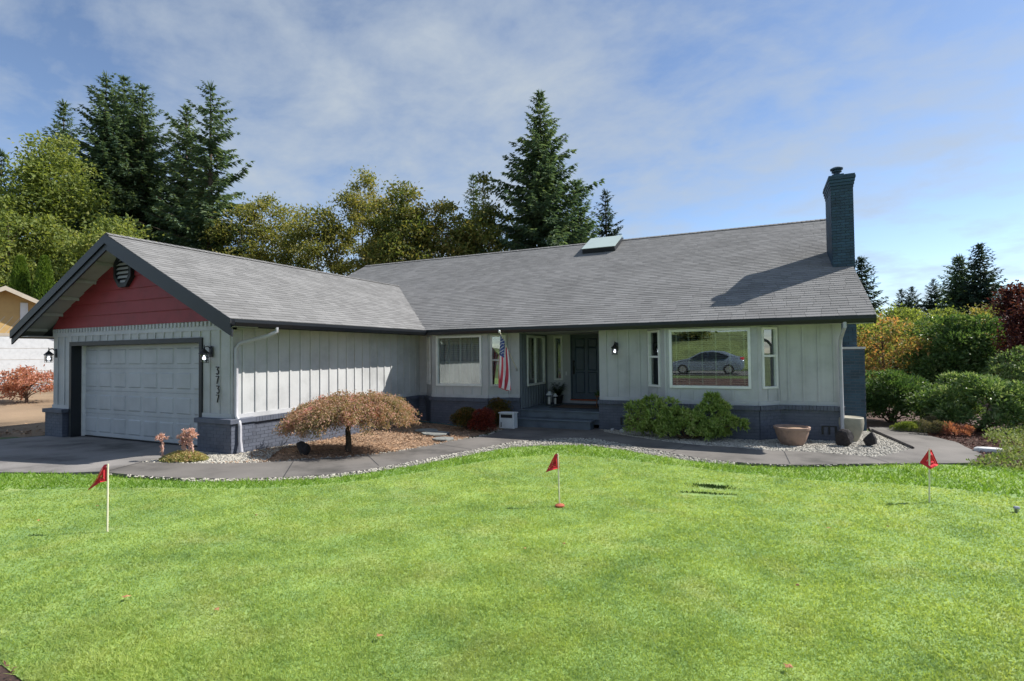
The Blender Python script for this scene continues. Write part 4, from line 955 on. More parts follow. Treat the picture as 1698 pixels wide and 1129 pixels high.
def shrub(base, rx, ry, h, m, seed, label, n=9000, leaf=.07, lw=.45, lumps=26, name='shrub', cat='shrub', group=None, stems=8, z0=.08, rosette=0, wood='shrub_wood', extra=None, bulge=.35, up=.35):
    """mound of leafy lumps; leaves sit mostly on the lumps' outsides"""
    rng = np.random.default_rng(seed); base = np.array(base, float); t = thing(name, base, label, cat, group)
    th = rng.random(lumps)*6.283; ph = np.arccos(rng.uniform(-.6, 1, lumps)); rr = rng.uniform(.45, .85, lumps)
    C = np.stack([np.sin(ph)*np.cos(th)*rx*rr, np.sin(ph)*np.sin(th)*ry*rr, z0*h+h*(1-z0)*(.40+.52*np.cos(ph)*rr)], 1)
    nk = lumps//2; ta = rng.random(nk)*6.283; C = np.concatenate([C, np.stack([np.cos(ta)*rx*.72, np.sin(ta)*ry*.72, h*rng.uniform(.12, .32, nk)], 1)])
    S = rng.uniform(.7, 1.25, len(C))*bulge
    if extra is not None: C = np.concatenate([C, np.array([e[:3] for e in extra])]); S = np.concatenate([S, [e[3]/((rx+h)/2) for e in extra]])
    if stems:
        mb = MB()
        for k in rng.permutation(len(C))[:stems]: limb(mb, base+np.array((rng.normal()*.06*rx, rng.normal()*.06*ry, -.03)), base+C[k], .018+.008*rx, .006, rng, .05)
        mb.build('stems', wood, t, smooth=True)
    k = rng.integers(0, len(C), n); dirn = rdir(n, rng); dirn[:, 2] = np.where(dirn[:, 2] < -.4, -dirn[:, 2], dirn[:, 2])
    rad = (S[k]*(rx+h)/2*rng.uniform(.72, 1.06, n))[:, None]; P = C[k]+dirn*rad*[1, min(1, ry/rx*1.1), .8]; P[:, 2] = np.maximum(P[:, 2], .02)
    keep = np.ones(n, bool); P = base+P
    if rosette:
        q = rosette; P = np.repeat(P[:n//q], q, 0); ax = np.repeat(unitv(dirn[:n//q]+UPZ*.8), q, 0); d = ax*up+rdir(len(P), rng)*.9
        nrm = ax
    else: d = unitv(dirn*.9+rdir(n, rng)*.8+UPZ*up*.5); nrm = unitv(dirn+rdir(n, rng)*.6)
    foliage_part('foliage', kites(P, d, nrm, leaf*rng.uniform(.65, 1.3, len(P)), leaf*lw*rng.uniform(.8, 1.2, len(P))), m, t)
    return t
def ground_at(u, v, d, z=0.): p = D(u, v, d); return np.array((p[0], p[1], z))
def top_z(u, v, d): return D(u, v, d)[2]
# ---- shrubs close to the house
def laceleaf():
    c = G(577, 747); base = np.array((c[0], c[1], H(c[0], c[1]))); t = thing('weeping_maple', base, 'low weeping laceleaf maple with a bronze dome crown and short trunk', 'tree')
    rng = np.random.default_rng(21); mb = MB()
    mb.tube([base-UPZ*.05, base+np.array((.02, 0, .18)), base+np.array((-.03, .03, .42)), base+np.array((.05, .02, .62))], [.075, .06, .055, .04], 9, False)
    ex = np.array((_rt[0], _rt[1], 0)); ey = np.array((-_rt[1], _rt[0], 0)); kv = []; pieces = []
    for k in range(800):                          # arching branchlets, tier over tier, each hung with thread-like leaves
        a = rng.random()*6.283; R = 1.08*math.sqrt(rng.uniform(.05, 1)); x, y = R*math.cos(a)+.06, R*math.sin(a)*.85
        zt = .62+.48*(1-(R/1.22)**2)**.5+rng.normal()*.05+.07*x-(.22*rng.random() if k % 2 else 0)
        L = .18+.2*rng.random(); dv = np.array((math.cos(a+rng.normal()*.4), math.sin(a+rng.normal()*.4), 0)); ns = 11; s = np.linspace(0, 1, ns)
        P = np.stack([x+dv[0]*L*s, y*1.0+dv[1]*L*s, zt-.03*s-(.12+.1*rng.random())*s**2.2], 1); P[:, 2] = np.maximum(P[:, 2], .47+.08*rng.random()+.06*x)
        W = base+ex*P[:, :1]+ey*P[:, 1:2]+UPZ*P[:, 2:]
        if k % 9 == 0: limb(mb, base+np.array((.0, .0, .5)), W[3], .022, .006, rng, .22)
        for q in range(9):
            d = (ex*dv[0]+ey*dv[1])*.4-UPZ*.35+rng.normal(size=(ns, 3))*.7
            kv.append(kites(W+rng.normal(size=(ns, 3))*.035, d, rdir(ns, rng), rng.uniform(.03, .065, ns), rng.uniform(.014, .028, ns)))
    mb.build('trunk', 'bark', t, smooth=True); foliage_part('crown', kv, 'laceleaf', t)
laceleaf()
g_ = G(1130, 732)
def azalea():
    b = np.array((g_[0]-.02, g_[1]+.5, 0)); sc = 66.
    ex = [(-1.05, -.05, .38, .3), (-1.1, 0, .62, .26), (-.7, 0, .72, .3), (-.35, -.1, .72, .3), (-.6, -.3, .35, .34), (-.1, -.2, .5, .3), (.3, -.25, .4, .3), (.05, -.3, .2, .26), (.55, -.1, .66, .24), (.66, 0, .92, .17), (.85, 0, .72, .2), (.9, -.1, .42, .26), (1.2, -.05, .36, .19), (-1.15, -.1, .2, .24), (.6, -.3, .25, .26)]
    shrub(b, 1.15, .5, .62, 'azalea', 31, 'broad light-green shrub with an upright sprig against the brick base', n=15000, leaf=.105, lw=.3, lumps=10, rosette=9, extra=ex, bulge=.22, stems=12)
azalea()
p = G(765, 713); shrub((p[0]+.08, p[1]+.15, 0), .36, .32, .62, 'olive_shrub', 33, 'round olive-green shrub tinged with orange, left of the red shrub', 5200, .05, .5, 16, bulge=.36)
p = G(799, 716); shrub((p[0], p[1]+.05, 0), .30, .28, .66, 'barberry', 34, 'dark red barberry shrub in front of the bay', 5200, .045, .5, 16, bulge=.34)
p = G(815, 709); shrub((p[0]-.05, p[1]+.42, 0), .38, .30, .82, 'olive_shrub', 35, 'taller olive-green shrub behind the red shrub', 5200, .05, .5, 18, bulge=.34)
def sedum():
    p = G(305, 763); b = np.array((p[0], p[1], H(p[0], p[1]))); t = thing('succulent_clump', b, 'pale yellow succulent clump with pink flower stalks at the garage pillar', 'plant')
    rng = np.random.default_rng(41); n = 3200; a = rng.random(n)*6.283; r = np.sqrt(rng.random(n)); hx = np.cos(a)*r*.42; hy = np.sin(a)*r*.26; hz = .14*(1-r**2)+.02*rng.random(n)
    ex = np.array((_rt[0], _rt[1], 0)); ey = np.array((-_rt[1], _rt[0], 0))
    foliage_part('leaves', kites(b+ex*hx[:, None]+ey*hy[:, None]+UPZ*hz[:, None], rdir(n, rng)+UPZ*.7, rdir(n, rng), .05, .03), 'sedum', t)
    for (u, h, br) in ((-.40, .42, .75), (.02, .34, .7), (.10, .50, 1.), (.17, .44, .9), (-.02, .42, .75)):
        s0 = b+ex*u+UPZ*.05; top = s0+UPZ*(h-.08)+ex*rng.normal()*.02; mb = MB().tube([s0, (s0+top)/2+ex*.01, top], [.02, .018, .012], 6)
        kv = []
        for k in range(9):
            d = unitv(ex*rng.normal()*.9+ey*rng.normal()*.5+UPZ*(.5+.4*rng.random())); e_ = top+d*.10*br; mb.tube([top-UPZ*.04, e_], [.008, .005], 5)
            kv.append(kites(np.tile(e_, (26, 1))+rng.normal(size=(26, 3))*.016, rdir(26, rng)+d*.6, rdir(26, rng), .036, .02))
        m_ = 60; zz = rng.random((m_, 1)); kv.append(kites(s0+(top-s0)*zz+rng.normal(size=(m_, 3))*.008, rdir(m_, rng)+UPZ*.4, rdir(m_, rng), .045, .02))
        st_ = mb.build('flower_stalk', 'pink_bloom', t); tag(foliage_part('bloom', kv, 'pink_bloom', t), kind='stuff')
sedum()
# ---- right-hand garden
p = G(1484, 702); shrub((p[0], p[1]+.5, 0), 0.84, .8, 1.48, 'rhodo', 51, 'rounded dark-green shrub with bare slanting stems, nearest the chimney', 13000, .10, .42, 26, stems=14, z0=.12, bulge=.32)
p = G(1626, 716); shrub((p[0]+.15, p[1]+.6, 0), 1.34, 1.0, 1.5, 'rhodo_pale', 52, 'wide glossy green shrub behind the lime ground cover', 19000, .10, .42, 36, stems=12, z0=.03, bulge=.27)
shrub(ground_at(1590, 640, 21), 1.75, 1.5, 3.7, 'rhodo', 53, 'tall dark rhododendron rising behind the two rounded shrubs', 20000, .16, .42, 44, stems=8, bulge=.20, name='rhododendron')
broadleaf(ground_at(1466, 640, 23), 3.3, 1.8, .7, 'fall_maple', 54, 'spreading maple turning orange beside the chimney', 52, 85, .15, .5, 'shrub_wood', .09, nlimb=30)
broadleaf(ground_at(1545, 640, 24), 2.9, 1.2, .6, 'fall_maple', 58, 'low orange-tinged maple in front of the tall rhododendron', 30, 80, .13, .4, 'shrub_wood', .06, nlimb=18)
broadleaf(ground_at(1704, 640, 25), 5.0, 1.0, 1.0, 'plum', 55, 'dark purple-leaved plum tree at the right edge', 80, 130, .17, .6, 'bark', .12)
broadleaf(ground_at(1712, 640, 19), 3.6, .7, .8, 'plum', 59, 'reddish-brown leaved tree cut by the right edge', 40, 120, .14, .5, 'bark', .08)
shrub(ground_at(1688, 640, 18), .8, .8, 2.2, 'rhodo_pale', 56, 'pale glossy shrub at the far right below the red-leaved tree', 6000, .1, .42, 18, bulge=.3)
p = G(1515, 716); shrub((p[0], p[1]+.25, 0), .5, .35, .2, 'lime', 61, 'low lime-green mat plant at the head of the walkway', 3800, .04, .35, 14, stems=0, bulge=.28, name='mat_plant', cat='plant')
p = G(1552, 722); shrub((p[0], p[1]+.3, 0), .33, .3, .34, 'heather', 62, 'greyish heather mound left of the russet tuft', 3400, .045, .3, 12, stems=0, bulge=.32, name='heather_mound', cat='plant')
p = G(1566, 716); shrub((p[0]+.05, p[1]+.4, 0), .36, .3, .46, 'heather', 65, 'taller heather mound at the back of the group', 3400, .045, .3, 12, stems=0, bulge=.32, name='heather_mound', cat='plant')
p = G(1590, 724); shrub((p[0], p[1]+.25, 0), .28, .25, .28, 'red_maple', 63, 'russet spiky tuft on the mulch beside the heather', 1500, .09, .18, 10, stems=0, bulge=.34, name='russet_tuft', cat='plant')
def cover():
    rng = np.random.default_rng(66); poly = [np.array(G(*q))[:2] for q in [(1600, 772), (1625, 764), (1650, 757), (1668, 742), (1640, 735), (1628, 728), (1665, 716), (1698, 706)]]+[np.array((6, .5)), np.array((6.5, -3.2))]+[np.array(G(*q))[:2] for q in [(1698, 782), (1650, 778)]]
    n = 26000; P = np.array(poly); x = rng.uniform(P[:, 0].min(), P[:, 0].max(), n); y = rng.uniform(P[:, 1].min(), P[:, 1].max(), n); k = inpoly(x, y, poly); x, y = x[k], y[k]
    edge = .06+.16*np.clip((y+3.0)/4, 0, 1)+.05*np.sin(x*5)*np.sin(y*4.3)
    Q = np.stack([x, y, Hn(y)+edge*rng.random(len(x))], 1)
    return tag(link('ground_cover', kite_mesh('ground_cover', kites(Q, rdir(len(x), rng)+UPZ*.7, rdir(len(x), rng), .06, .03)), 'pale_cover'), 'pale variegated ground cover sloping up at the right edge', 'ground cover', kind='stuff')
cover()
# ---- background trees
for (u, v, d, R, sd, lab, kw) in [
    (176, 122, 46, 4.4, 71, 'tall dark fir, leftmost of the high cluster behind the garage', dict(droop=.2, dens=1.15, irregular=.4)),
    (206, 128, 50, 4.4, 72, 'tall dark fir in the middle of the cluster behind the garage', dict(droop=.2, dens=1.15, irregular=.4)),
    (236, 142, 47, 4.6, 73, 'tall dark fir, right of the cluster of three behind the garage', dict(droop=.2, dens=1.15, irregular=.4)),
    (106, 168, 52, 3.4, 74, 'shorter fir behind the yellow-green tree on the left', dict()),
    (309, 178, 47, 3.4, 75, 'slender fir left of the open-branched fir', dict()),
    (349, 138, 43, 4.4, 76, 'open-branched fir with long bare-tipped limbs above the garage roof', dict(dens=.62, irregular=.5, droop=.22)),
    (895, 154, 40, 5.3, 77, 'broad solitary spruce rising above the main roof', dict(irregular=.3, droop=.22, prof=.95, dens=1.1)),
    (958, 300, 42, 2.6, 78, 'smaller spruce tucked against the right of the broad spruce', dict()),
    (1004, 316, 52, 2.6, 79, 'small thin fir left of the skylight', dict(dens=.75)),
    (785, 290, 60, 2.4, 80, 'thin spire of a fir poking above the mid-green trees', dict(dens=.7)),
    (1428, 428, 46, 2.0, 81, 'half-hidden fir just right of the chimney', dict(dens=.75)),
    (1590, 424, 52, 2.2, 82, 'dark fir, left of the pair on the right horizon', dict()),
    (1624, 406, 50, 2.5, 83, 'tallest fir on the right horizon with drooping limbs', dict(dens=.8)),
    (1548, 463, 95, 3.2, 85, 'hazy far fir left of the dark pair', dict(dens=.7)),
    (1494, 480, 95, 2.6, 86, 'small far fir, left of two on the right horizon', dict(dens=.7)),
    (1512, 476, 95, 2.8, 87, 'small far fir, right of two on the right horizon', dict(dens=.7)),
    (2, 250, 45, 2.6, 88, 'fir cut by the left edge of the picture', dict(dens=.7))]:
    b = ground_at(u, v, d); conifer(b, top_z(u, v, d), R, sd, lab, 'conifer_blue' if sd in (79, 81, 83, 85, 86, 87) else 'conifer', **kw)
BT = 'leafy trees behind the houses'
for (u, v, d, rx, z0, m, sd, lab, kw) in [
    (95, 208, 40, 4.6, 1.5, 'yellow_green', 91, 'big yellow-green tree at the left behind the neighbour\'s house', dict(nclump=170, nl=130, leaf=.30, cr=1.25, prof=lambda q: 1.1-.75*q**1.5)),
    (20, 330, 36, 3.6, 1.0, 'yellow_green', 92, 'yellow-green tree cut by the left edge', dict(nclump=90, nl=120, leaf=.28, cr=1.1)),
    (185, 345, 36, 3.0, .5, 'yellow_green', 93, 'lower yellow-green tree beside the garage ridge', dict(nclump=90, nl=120, leaf=.26, cr=1.0)),
    (400, 345, 42, 2.6, 1.2, 'alder', 94, 'thin yellowing alder right of the open-branched fir', dict(nclump=70, nl=210, leaf=.24, cr=1.05, trunk='pale_bark')),
    (457, 318, 44, 3.2, 1.0, 'alder', 95, 'sparse yellowing alder with bare top twigs', dict(nclump=90, nl=210, leaf=.24, cr=1.05, trunk='pale_bark')),
    (528, 345, 42, 2.9, 1.0, 'alder', 96, 'yellow-green alder at the left end of the main ridge', dict(nclump=90, nl=210, leaf=.24, cr=1.05, trunk='pale_bark')),
    (600, 284, 43, 2.6, 2.0, 'alder', 97, 'tall airy alder above the left end of the main roof', dict(nclump=120, nl=190, leaf=.22, cr=.85, prof=lambda q: 1.1-.5*q**2, trunk='pale_bark')),
    (672, 296, 38, 2.6, .5, 'madrona', 98, 'upright dark tree with tan seed tufts, left of two', dict(nclump=120, nl=170, leaf=.25, cr=.9, prof=lambda q: 1.15-.6*q**1.5)),
    (640, 330, 40, 2.4, .5, 'madrona', 99, 'dark tree behind the tall airy alder', dict(nclump=80, nl=170, leaf=.25, cr=.85, prof=lambda q: 1.1-.7*q)),
    (742, 335, 39, 2.8, .5, 'madrona', 100, 'rounded dark-green tree with tan tufts in the middle of the row', dict(nclump=120, nl=170, leaf=.25, cr=.85)),
    (800, 338, 39, 2.6, .5, 'madrona', 101, 'dark-green tree with tan tufts left of the broad spruce', dict(nclump=110, nl=170, leaf=.25, cr=.85, ztop_leader=4)),
    (1484, 512, 42, 2.6, .5, 'yellow_green', 102, 'light green tree behind the orange maple', dict(nclump=70, nl=110, leaf=.26, cr=1.0)),
    (1548, 508, 46, 2.8, .5, 'yellow_green', 103, 'light green rounded tree below the far firs', dict(nclump=80, nl=110, leaf=.26, cr=1.0)),
    (1625, 512, 44, 2.8, .5, 'madrona', 104, 'mid-green tree under the tallest right-hand fir', dict(nclump=70, nl=110, leaf=.26, cr=1.0)),
    (1430, 530, 40, 2.0, .5, 'yellow_green', 105, 'light green tree beside the chimney base', dict(nclump=60, nl=110, leaf=.26, cr=1.0))]:
    b = ground_at(u, v, d); broadleaf(b, top_z(u, v, d), rx, z0, m, sd, lab, group=BT, **kw)
for k, (u, v, d) in enumerate(((34, 428, 31), (74, 428, 31))):
    b = ground_at(u, v, d); t = thing('arborvitae', b, ['narrow golden-green arborvitae on the left behind the neighbour\'s roof', 'narrow golden-green arborvitae nearer the garage gable'][k], 'tree', 'arborvitae behind the neighbour\'s house')
    hh = top_z(u, v, d); rng = np.random.default_rng(110+k); n = 6500; f = rng.random(n)**.8; a = rng.random(n)*6.283; r = .72*np.sin(np.pi*np.clip(f*.92+.08, 0, 1))**.6*(1-f*.35)*rng.uniform(.75, 1.05, n)
    Pp = b+np.stack([np.cos(a)*r, np.sin(a)*r, .3+f*(hh-.3)], 1); foliage_part('crown', kites(Pp, rdir(n, rng)*.5+UPZ+np.stack([np.cos(a), np.sin(a), 0*a], 1)*.4, rdir(n, rng), .24, .09), 'arbor', t)
    MB().tube([b, b+UPZ*hh*.9], [.08, .02], 6).build('trunk', 'bark', t)
# ---------------------------------------------------------------- neighbour's house
NB = D(2, 600, 27); ny = yard_h(NB[0], NB[1])
def neighbour():
    n_ = np.array((.93, -.37, 0)); n_ /= np.linalg.norm(n_); e = np.array((-n_[1], n_[0], 0)); dep = 27
    c = D(8, 600, dep); c[2] = ny; t = thing('neighbour_house', c, 'pale yellow neighbouring house with a white garage door and tan shingle roof', 'house')
    zt = D(8, 476, dep)[2]; hw = 3.3; ze = zt-1.75; o = c.copy(); o[2] = 0
    P = lambda u, dn, z: o+e*u+n_*dn+UPZ*z
    MB().prism([P(-hw, 0, ny-.2), P(hw, 0, ny-.2), P(hw, 0, ze), P(0, 0, zt-.12), P(-hw, 0, ze)], -n_*6).build('wall', 'yellow_siding', t)
    for sg in (-1, 1):
        MB().prism([P(0, .6, zt), P(sg*(hw+.6), .6, ze-.3), P(sg*(hw+.6), .6, ze-.42), P(0, .6, zt-.12)], -n_*7.2).build('roof', 'shingle_pale', t)
        MB().prism([P(0, .63, zt+.02), P(sg*(hw+.62), .63, ze-.29), P(sg*(hw+.62), .63, ze-.52), P(0, .63, zt-.2)], -n_*.04).build('barge_board', 'tan_trim', t)
    MB().prism([P(-hw+.5, .02, ny), P(2.2, .02, ny), P(2.2, .02, ny+2.35), P(-hw+.5, .02, ny+2.35)], n_*.03).build('garage_door', 'white_paint', t)
    for k in range(1, 4): MB().prism([P(-hw+.5, .052, ny+k*.58), P(2.2, .052, ny+k*.58), P(2.2, .052, ny+k*.58+.012), P(-hw+.5, .052, ny+k*.58+.012)], n_*.004).build('door_joint', 'tan_trim', t)
    MB().prism([P(.55, .02, ny+2.5), P(.85, .02, ny+2.5), P(.85, .02, zt-.75), P(.55, .02, zt-.75)], n_*.04).build('mullion_board', 'white_paint', t)
    MB().prism([P(-hw, .01, ny+2.36), P(hw, .01, ny+2.36), P(hw, .01, ny+2.52), P(-hw, .01, ny+2.52)], n_*.05).build('band_board', 'tan_trim', t)
    for u in np.arange(-3, 3.4, .3):                # slanted boards of the gable
        MB().prism([P(u, .008, ny+2.52), P(u+.03, .008, ny+2.52), P(min(hw, u+.6), .008, ny+2.52+.85), P(min(hw, u+.57), .008, ny+2.52+.85)], n_*.008).build('gable_board', 'tan_trim', t)
    lm = P(2.55, .05, ny+2.05); MB().tube([lm, lm+n_*.1, lm+n_*.14-UPZ*.06], .04, 6).build('porch_lamp', 'iron', t)
    MB().prism([P(2.6, .01, ny+1.3), P(2.85, .01, ny+1.3), P(2.85, .01, ny+1.5), P(2.6, .01, ny+1.5)], n_*.02).build('number_plate', 'white_paint', t)
neighbour()
b = unp(44, 668, (.055, 0, 1), .06-.055*19); broadleaf(b, 1.35, .85, .2, 'red_maple', 120, 'coral-red Japanese maple in front of the neighbour\'s garage', 55, 60, .10, .32, 'shrub_wood', .06, nlimb=26, flatz=.35, name='japanese_maple')
w0, w1 = unp(-40, 648, (.055, 0, 1), .06-.055*19), unp(95, 646, (.055, 0, 1), .06-.055*19)
tag(MB().prism([w0, w1, w1+UPZ*.28, w0+UPZ*.28], (-.25, .3, 0)).build('low_wall', 'pale_rock'), 'low white kerb wall along the neighbour\'s driveway', 'wall')
# ---------------------------------------------------------------- pebbles, chips, leaves, grass
def pebbles(name, polys, n, s, m, seed, label, cat, dz=.0):
    rng = np.random.default_rng(seed); bm = bmesh.new(); bmesh.ops.create_icosphere(bm, subdivisions=1, radius=1); V = np.array([v.co for v in bm.verts]); F = np.array([[v.index for v in f.verts] for f in bm.faces]); bm.free()
    pts = []
    for poly, k in zip(polys, n):
        P = np.array(poly)[:, :2]; x = rng.uniform(P[:, 0].min(), P[:, 0].max(), k*4); y = rng.uniform(P[:, 1].min(), P[:, 1].max(), k*4); q = inpoly(x, y, poly); pts.append(np.stack([x[q], y[q]], 1)[:k])
    P = np.concatenate(pts); N = len(P); sc = rng.uniform(.5, 1.35, (N, 1))*s*np.array([1, .8, .55])*rng.uniform(.75, 1.25, (N, 3)); a = rng.random(N)*6.283
    q = V[None]*sc[:, None]*rng.uniform(.85, 1.15, (N, len(V), 1)); c, s_ = np.cos(a)[:, None], np.sin(a)[:, None]
    q = np.stack([q[..., 0]*c-q[..., 1]*s_+P[:, :1], q[..., 0]*s_+q[..., 1]*c+P[:, 1:], q[..., 2]+(Hn(P[:, 1])+dz+s*.25)[:, None]], -1)
    me = rawmesh(name, q.reshape(-1, 3), (F[None]+np.arange(N)[:, None, None]*len(V)).reshape(-1, 3))
    for p in me.polygons: p.use_smooth = True
    return tag(link(name, me, m), label, cat, kind='stuff')
def strip_poly(line, w0, w1):
    L = np.array(line); t = np.gradient(L, axis=0); n = unitv(np.stack([t[:, 1], -t[:, 0]], 1)); return list(L+n*w0)+list((L+n*w1)[::-1])
edge_strip = [p for p in PATH_LOW if p[0] < 1.0]
pebbles('pebbles', [gravel_r, gravel_l, gravel_m, strip_poly(edge_strip, -.02, .10)], [12000, 3600, 7000, 4200], .021, 'pebble', 130, 'pale river pebbles in the beds and along the walkway', 'pebbles', -.012)
pebbles('pebbles', [strip_poly([p for p in PATH_UP if p[0] > -11], -.14, .0)], [1300], .024, 'pebble', 131, 'thin line of pale pebbles edging the bark bed', 'pebbles', -.012)
def chips(name, poly, n, m, seed, label, L=.06, dz=-.015):
    rng = np.random.default_rng(seed); P = np.array([p[:2] for p in poly]); x = rng.uniform(P[:, 0].min(), P[:, 0].max(), n*3); y = rng.uniform(P[:, 1].min(), P[:, 1].max(), n*3); k = inpoly(x, y, P); x, y = x[k][:n], y[k][:n]; N = len(x)
    d = rdir(N, rng)*[1, 1, .25]; return tag(link(name, kite_mesh(name, kites(np.stack([x, y, Hn(y)+dz+.004+.02*rng.random(N)], 1), d, UPZ+rdir(N, rng)*.6, L*rng.uniform(.5, 1.4, N), L*.4)), m), label, 'bark chips', kind='stuff')
chips('bark_chips', bed_maple, 9000, 'bark_chip', 140, 'tan bark chips under the weeping maple')
chips('bark_chips', bed_right[:8]+[np.array((4, 2)), np.array((2.2, 4.5)), np.array((1.5, 3))], 5000, 'red_chip', 141, 'reddish bark chips in the right-hand shrub bed')
chips('bark_chips', [G(50, 1136)[:2], G(-10, 1090)[:2], (-9, -14.5), (-6, -15), (-3.5, -14.4)], 3000, 'red_chip', 142, 'dark bark chips at the lower left corner', .03, dz=.0)
chips('bark_chips', [(-18.7, -7), (-30, -9), (-34, 0), (-28, 3), (-19, 0)], 8000, 'bark_chip', 143, 'dry leaves and chips over the neighbour\'s yard', .12, .0).location.z = .25 if False else 0
# rim between the long fringe and the short green
RIM = curve([(-60, 816), (0, 812), (200, 808), (400, 809), (530, 803), (650, 789), (760, 771), (850, 758), (930, 754), (1000, 758), (1100, 769), (1200, 781), (1300, 791), (1400, 798), (1500, 803), (1600, 812), (1698, 824), (1760, 832)])
green_poly = list(RIM)+[np.array((9, -9)), np.array((9, -14.6)), np.array((1.5, -15.2)), np.array((-3.5, -14.2))]+[np.array(G(*q))[:2] for q in [(480, 1128), (350, 1085), (250, 1035), (120, 990), (0, 948), (-60, 925)]]
hole = np.array(G(1180, 803)); strip_ = [np.array(G(*q))[:2] for q in [(1128, 815), (1222, 820), (1222, 823.5), (1128, 818.5)]]; hole_ = [np.array(G(*q))[:2] for q in [(1157, 799), (1200, 799), (1201, 811), (1160, 811)]]
def grass_field(name, n, test, h, m, seed, label, wscale=1.):
    rng = np.random.default_rng(seed); r = 2.6*np.exp(rng.random(n)*math.log(17/2.6)); a = rng.uniform(-1.0, 1.0, n)+_y+math.pi/2
    x = CAM[0]+r*np.cos(a); y = CAM[1]+r*np.sin(a); k = inpoly(x, y, lawn_poly) & test(x, y); x, y, r = x[k], y[k], r[k]; N = len(x)
    hh = h*rng.uniform(.5, 1.4, N)*(1+.28*np.sin(x*5.1+1.7*np.sin(y*3.3))*np.sin(y*4.7+1.3*np.sin(x*2.9))); w = .0030*(r/4)**.9*wscale*rng.uniform(.7, 1.3, N); t = rng.random(N)*6.283; le = rng.normal(0, .8, (N, 2))*hh[:, None]
    b = np.stack([x, y, Hn(y)-.014], 1); s = np.stack([np.cos(t)*w, np.sin(t)*w, 0*t], 1); tip = b+np.stack([le[:, 0], le[:, 1], hh], 1)
    v = np.stack([b-s, b+s, tip], 1); me = rawmesh(name, v.reshape(-1, 3), np.arange(N*3).reshape(-1, 3)); return tag(link(name, me, m), label, 'grass', kind='stuff')
rim_strip = strip_poly(RIM, -.01, .03)
grass_field('short_grass', 820000, lambda x, y: inpoly(x, y, green_poly) & ~inpoly(x, y, strip_) & ~inpoly(x, y, hole_) & ~inpoly(x, y, rim_strip), .019, 'grass', 150, 'closely mown green of the front lawn', 1.25)
near_poly = [np.array((-2.5, -14.6))]+[np.array(G(*q))[:2] for q in [(480, 1128), (350, 1085), (250, 1035), (120, 990), (0, 948), (-60, 925)]]+[np.array((-12.4, -10.6)), np.array((-12.4, -14.6))]
grass_field('near_grass', 820000, lambda x, y: inpoly(x, y, near_poly), .023, 'grass', 152, 'slightly longer lawn in the lower left corner', 1.25)
grass_field('fringe_grass', 420000, lambda x, y: ~inpoly(x, y, green_poly) & ~inpoly(x, y, near_poly), .05, 'fringe', 151, 'longer grass fringe around the mown green', 1.25)

def divot():
    rng = np.random.default_rng(160); n = 520; c = G(1180, 806); x = c[0]+rng.normal(0, .13, n); y = c[1]+rng.normal(0, .06, n)
    q = rng.random((170, 1)); A, B = np.array(strip_[0]), np.array(strip_[1]); st_ = A+(B-A)*q+rng.normal(size=(170, 2))*.016; x = np.r_[x, st_[:, 0]]; y = np.r_[y, st_[:, 1]]; n += 170
    b = np.stack([x, y, Hn(y)-.012], 1); tag(link('grass_tuft', kite_mesh('grass_tuft', kites(b, rdir(n, rng)*.7+UPZ, rdir(n, rng), rng.uniform(.015, .05, n), .012)), 'dark_grass'), 'ragged dark tuft in a bare patch of the lawn', 'grass', kind='stuff')
divot()
for k, (u, v, s) in enumerate(((1374, 879, .05), (1308, 1111, .055), (360, 1015, .045), (210, 994, .06), (630, 1060, .05), (1322, 974, .035), (935, 905, .035), (64, 866, .04), (425, 857, .035), (161, 842, .04), (1472, 876, .03), (870, 913, .03))):
    s *= .62; p = G(u, v); rg = np.random.default_rng(170+k); a = rg.random()*6.28
    mb = MB(); n = 9; pts = [np.array((p[0]+s*math.cos(a+q*6.283/n)*(1 if q % 2 else .55), p[1]+s*math.sin(a+q*6.283/n)*(1 if q % 2 else .55)*.8, H(p[0], p[1])+.018+.012*rg.random())) for q in range(n)]
    c = np.array((p[0], p[1], H(p[0], p[1])+.03)); mb.add(pts+[c], [(q, (q+1) % n, n) for q in range(n)]); m_ = mb.build('fallen_leaf', 'dead_leaf')
    tag(m_, ['curled pale fallen leaf right of centre on the lawn', 'red-brown fallen leaf at the bottom right of the lawn', 'orange fallen leaf in the lower left of the lawn', 'tan fallen leaf in the lower left of the lawn', 'tan fallen leaf low near the centre of the lawn', 'small orange fallen leaf in the right half of the lawn', 'small fallen leaf below the middle golf flag', 'fallen leaf left of the leftmost golf flag', 'small tan fallen leaf left of centre near the path', 'orange fallen leaf just behind the leftmost golf flag', 'tiny brown fallen leaf below the right golf flag', 'tiny pale fallen leaf left of the middle golf flag'][k], 'leaf', 'fallen leaves on the lawn')
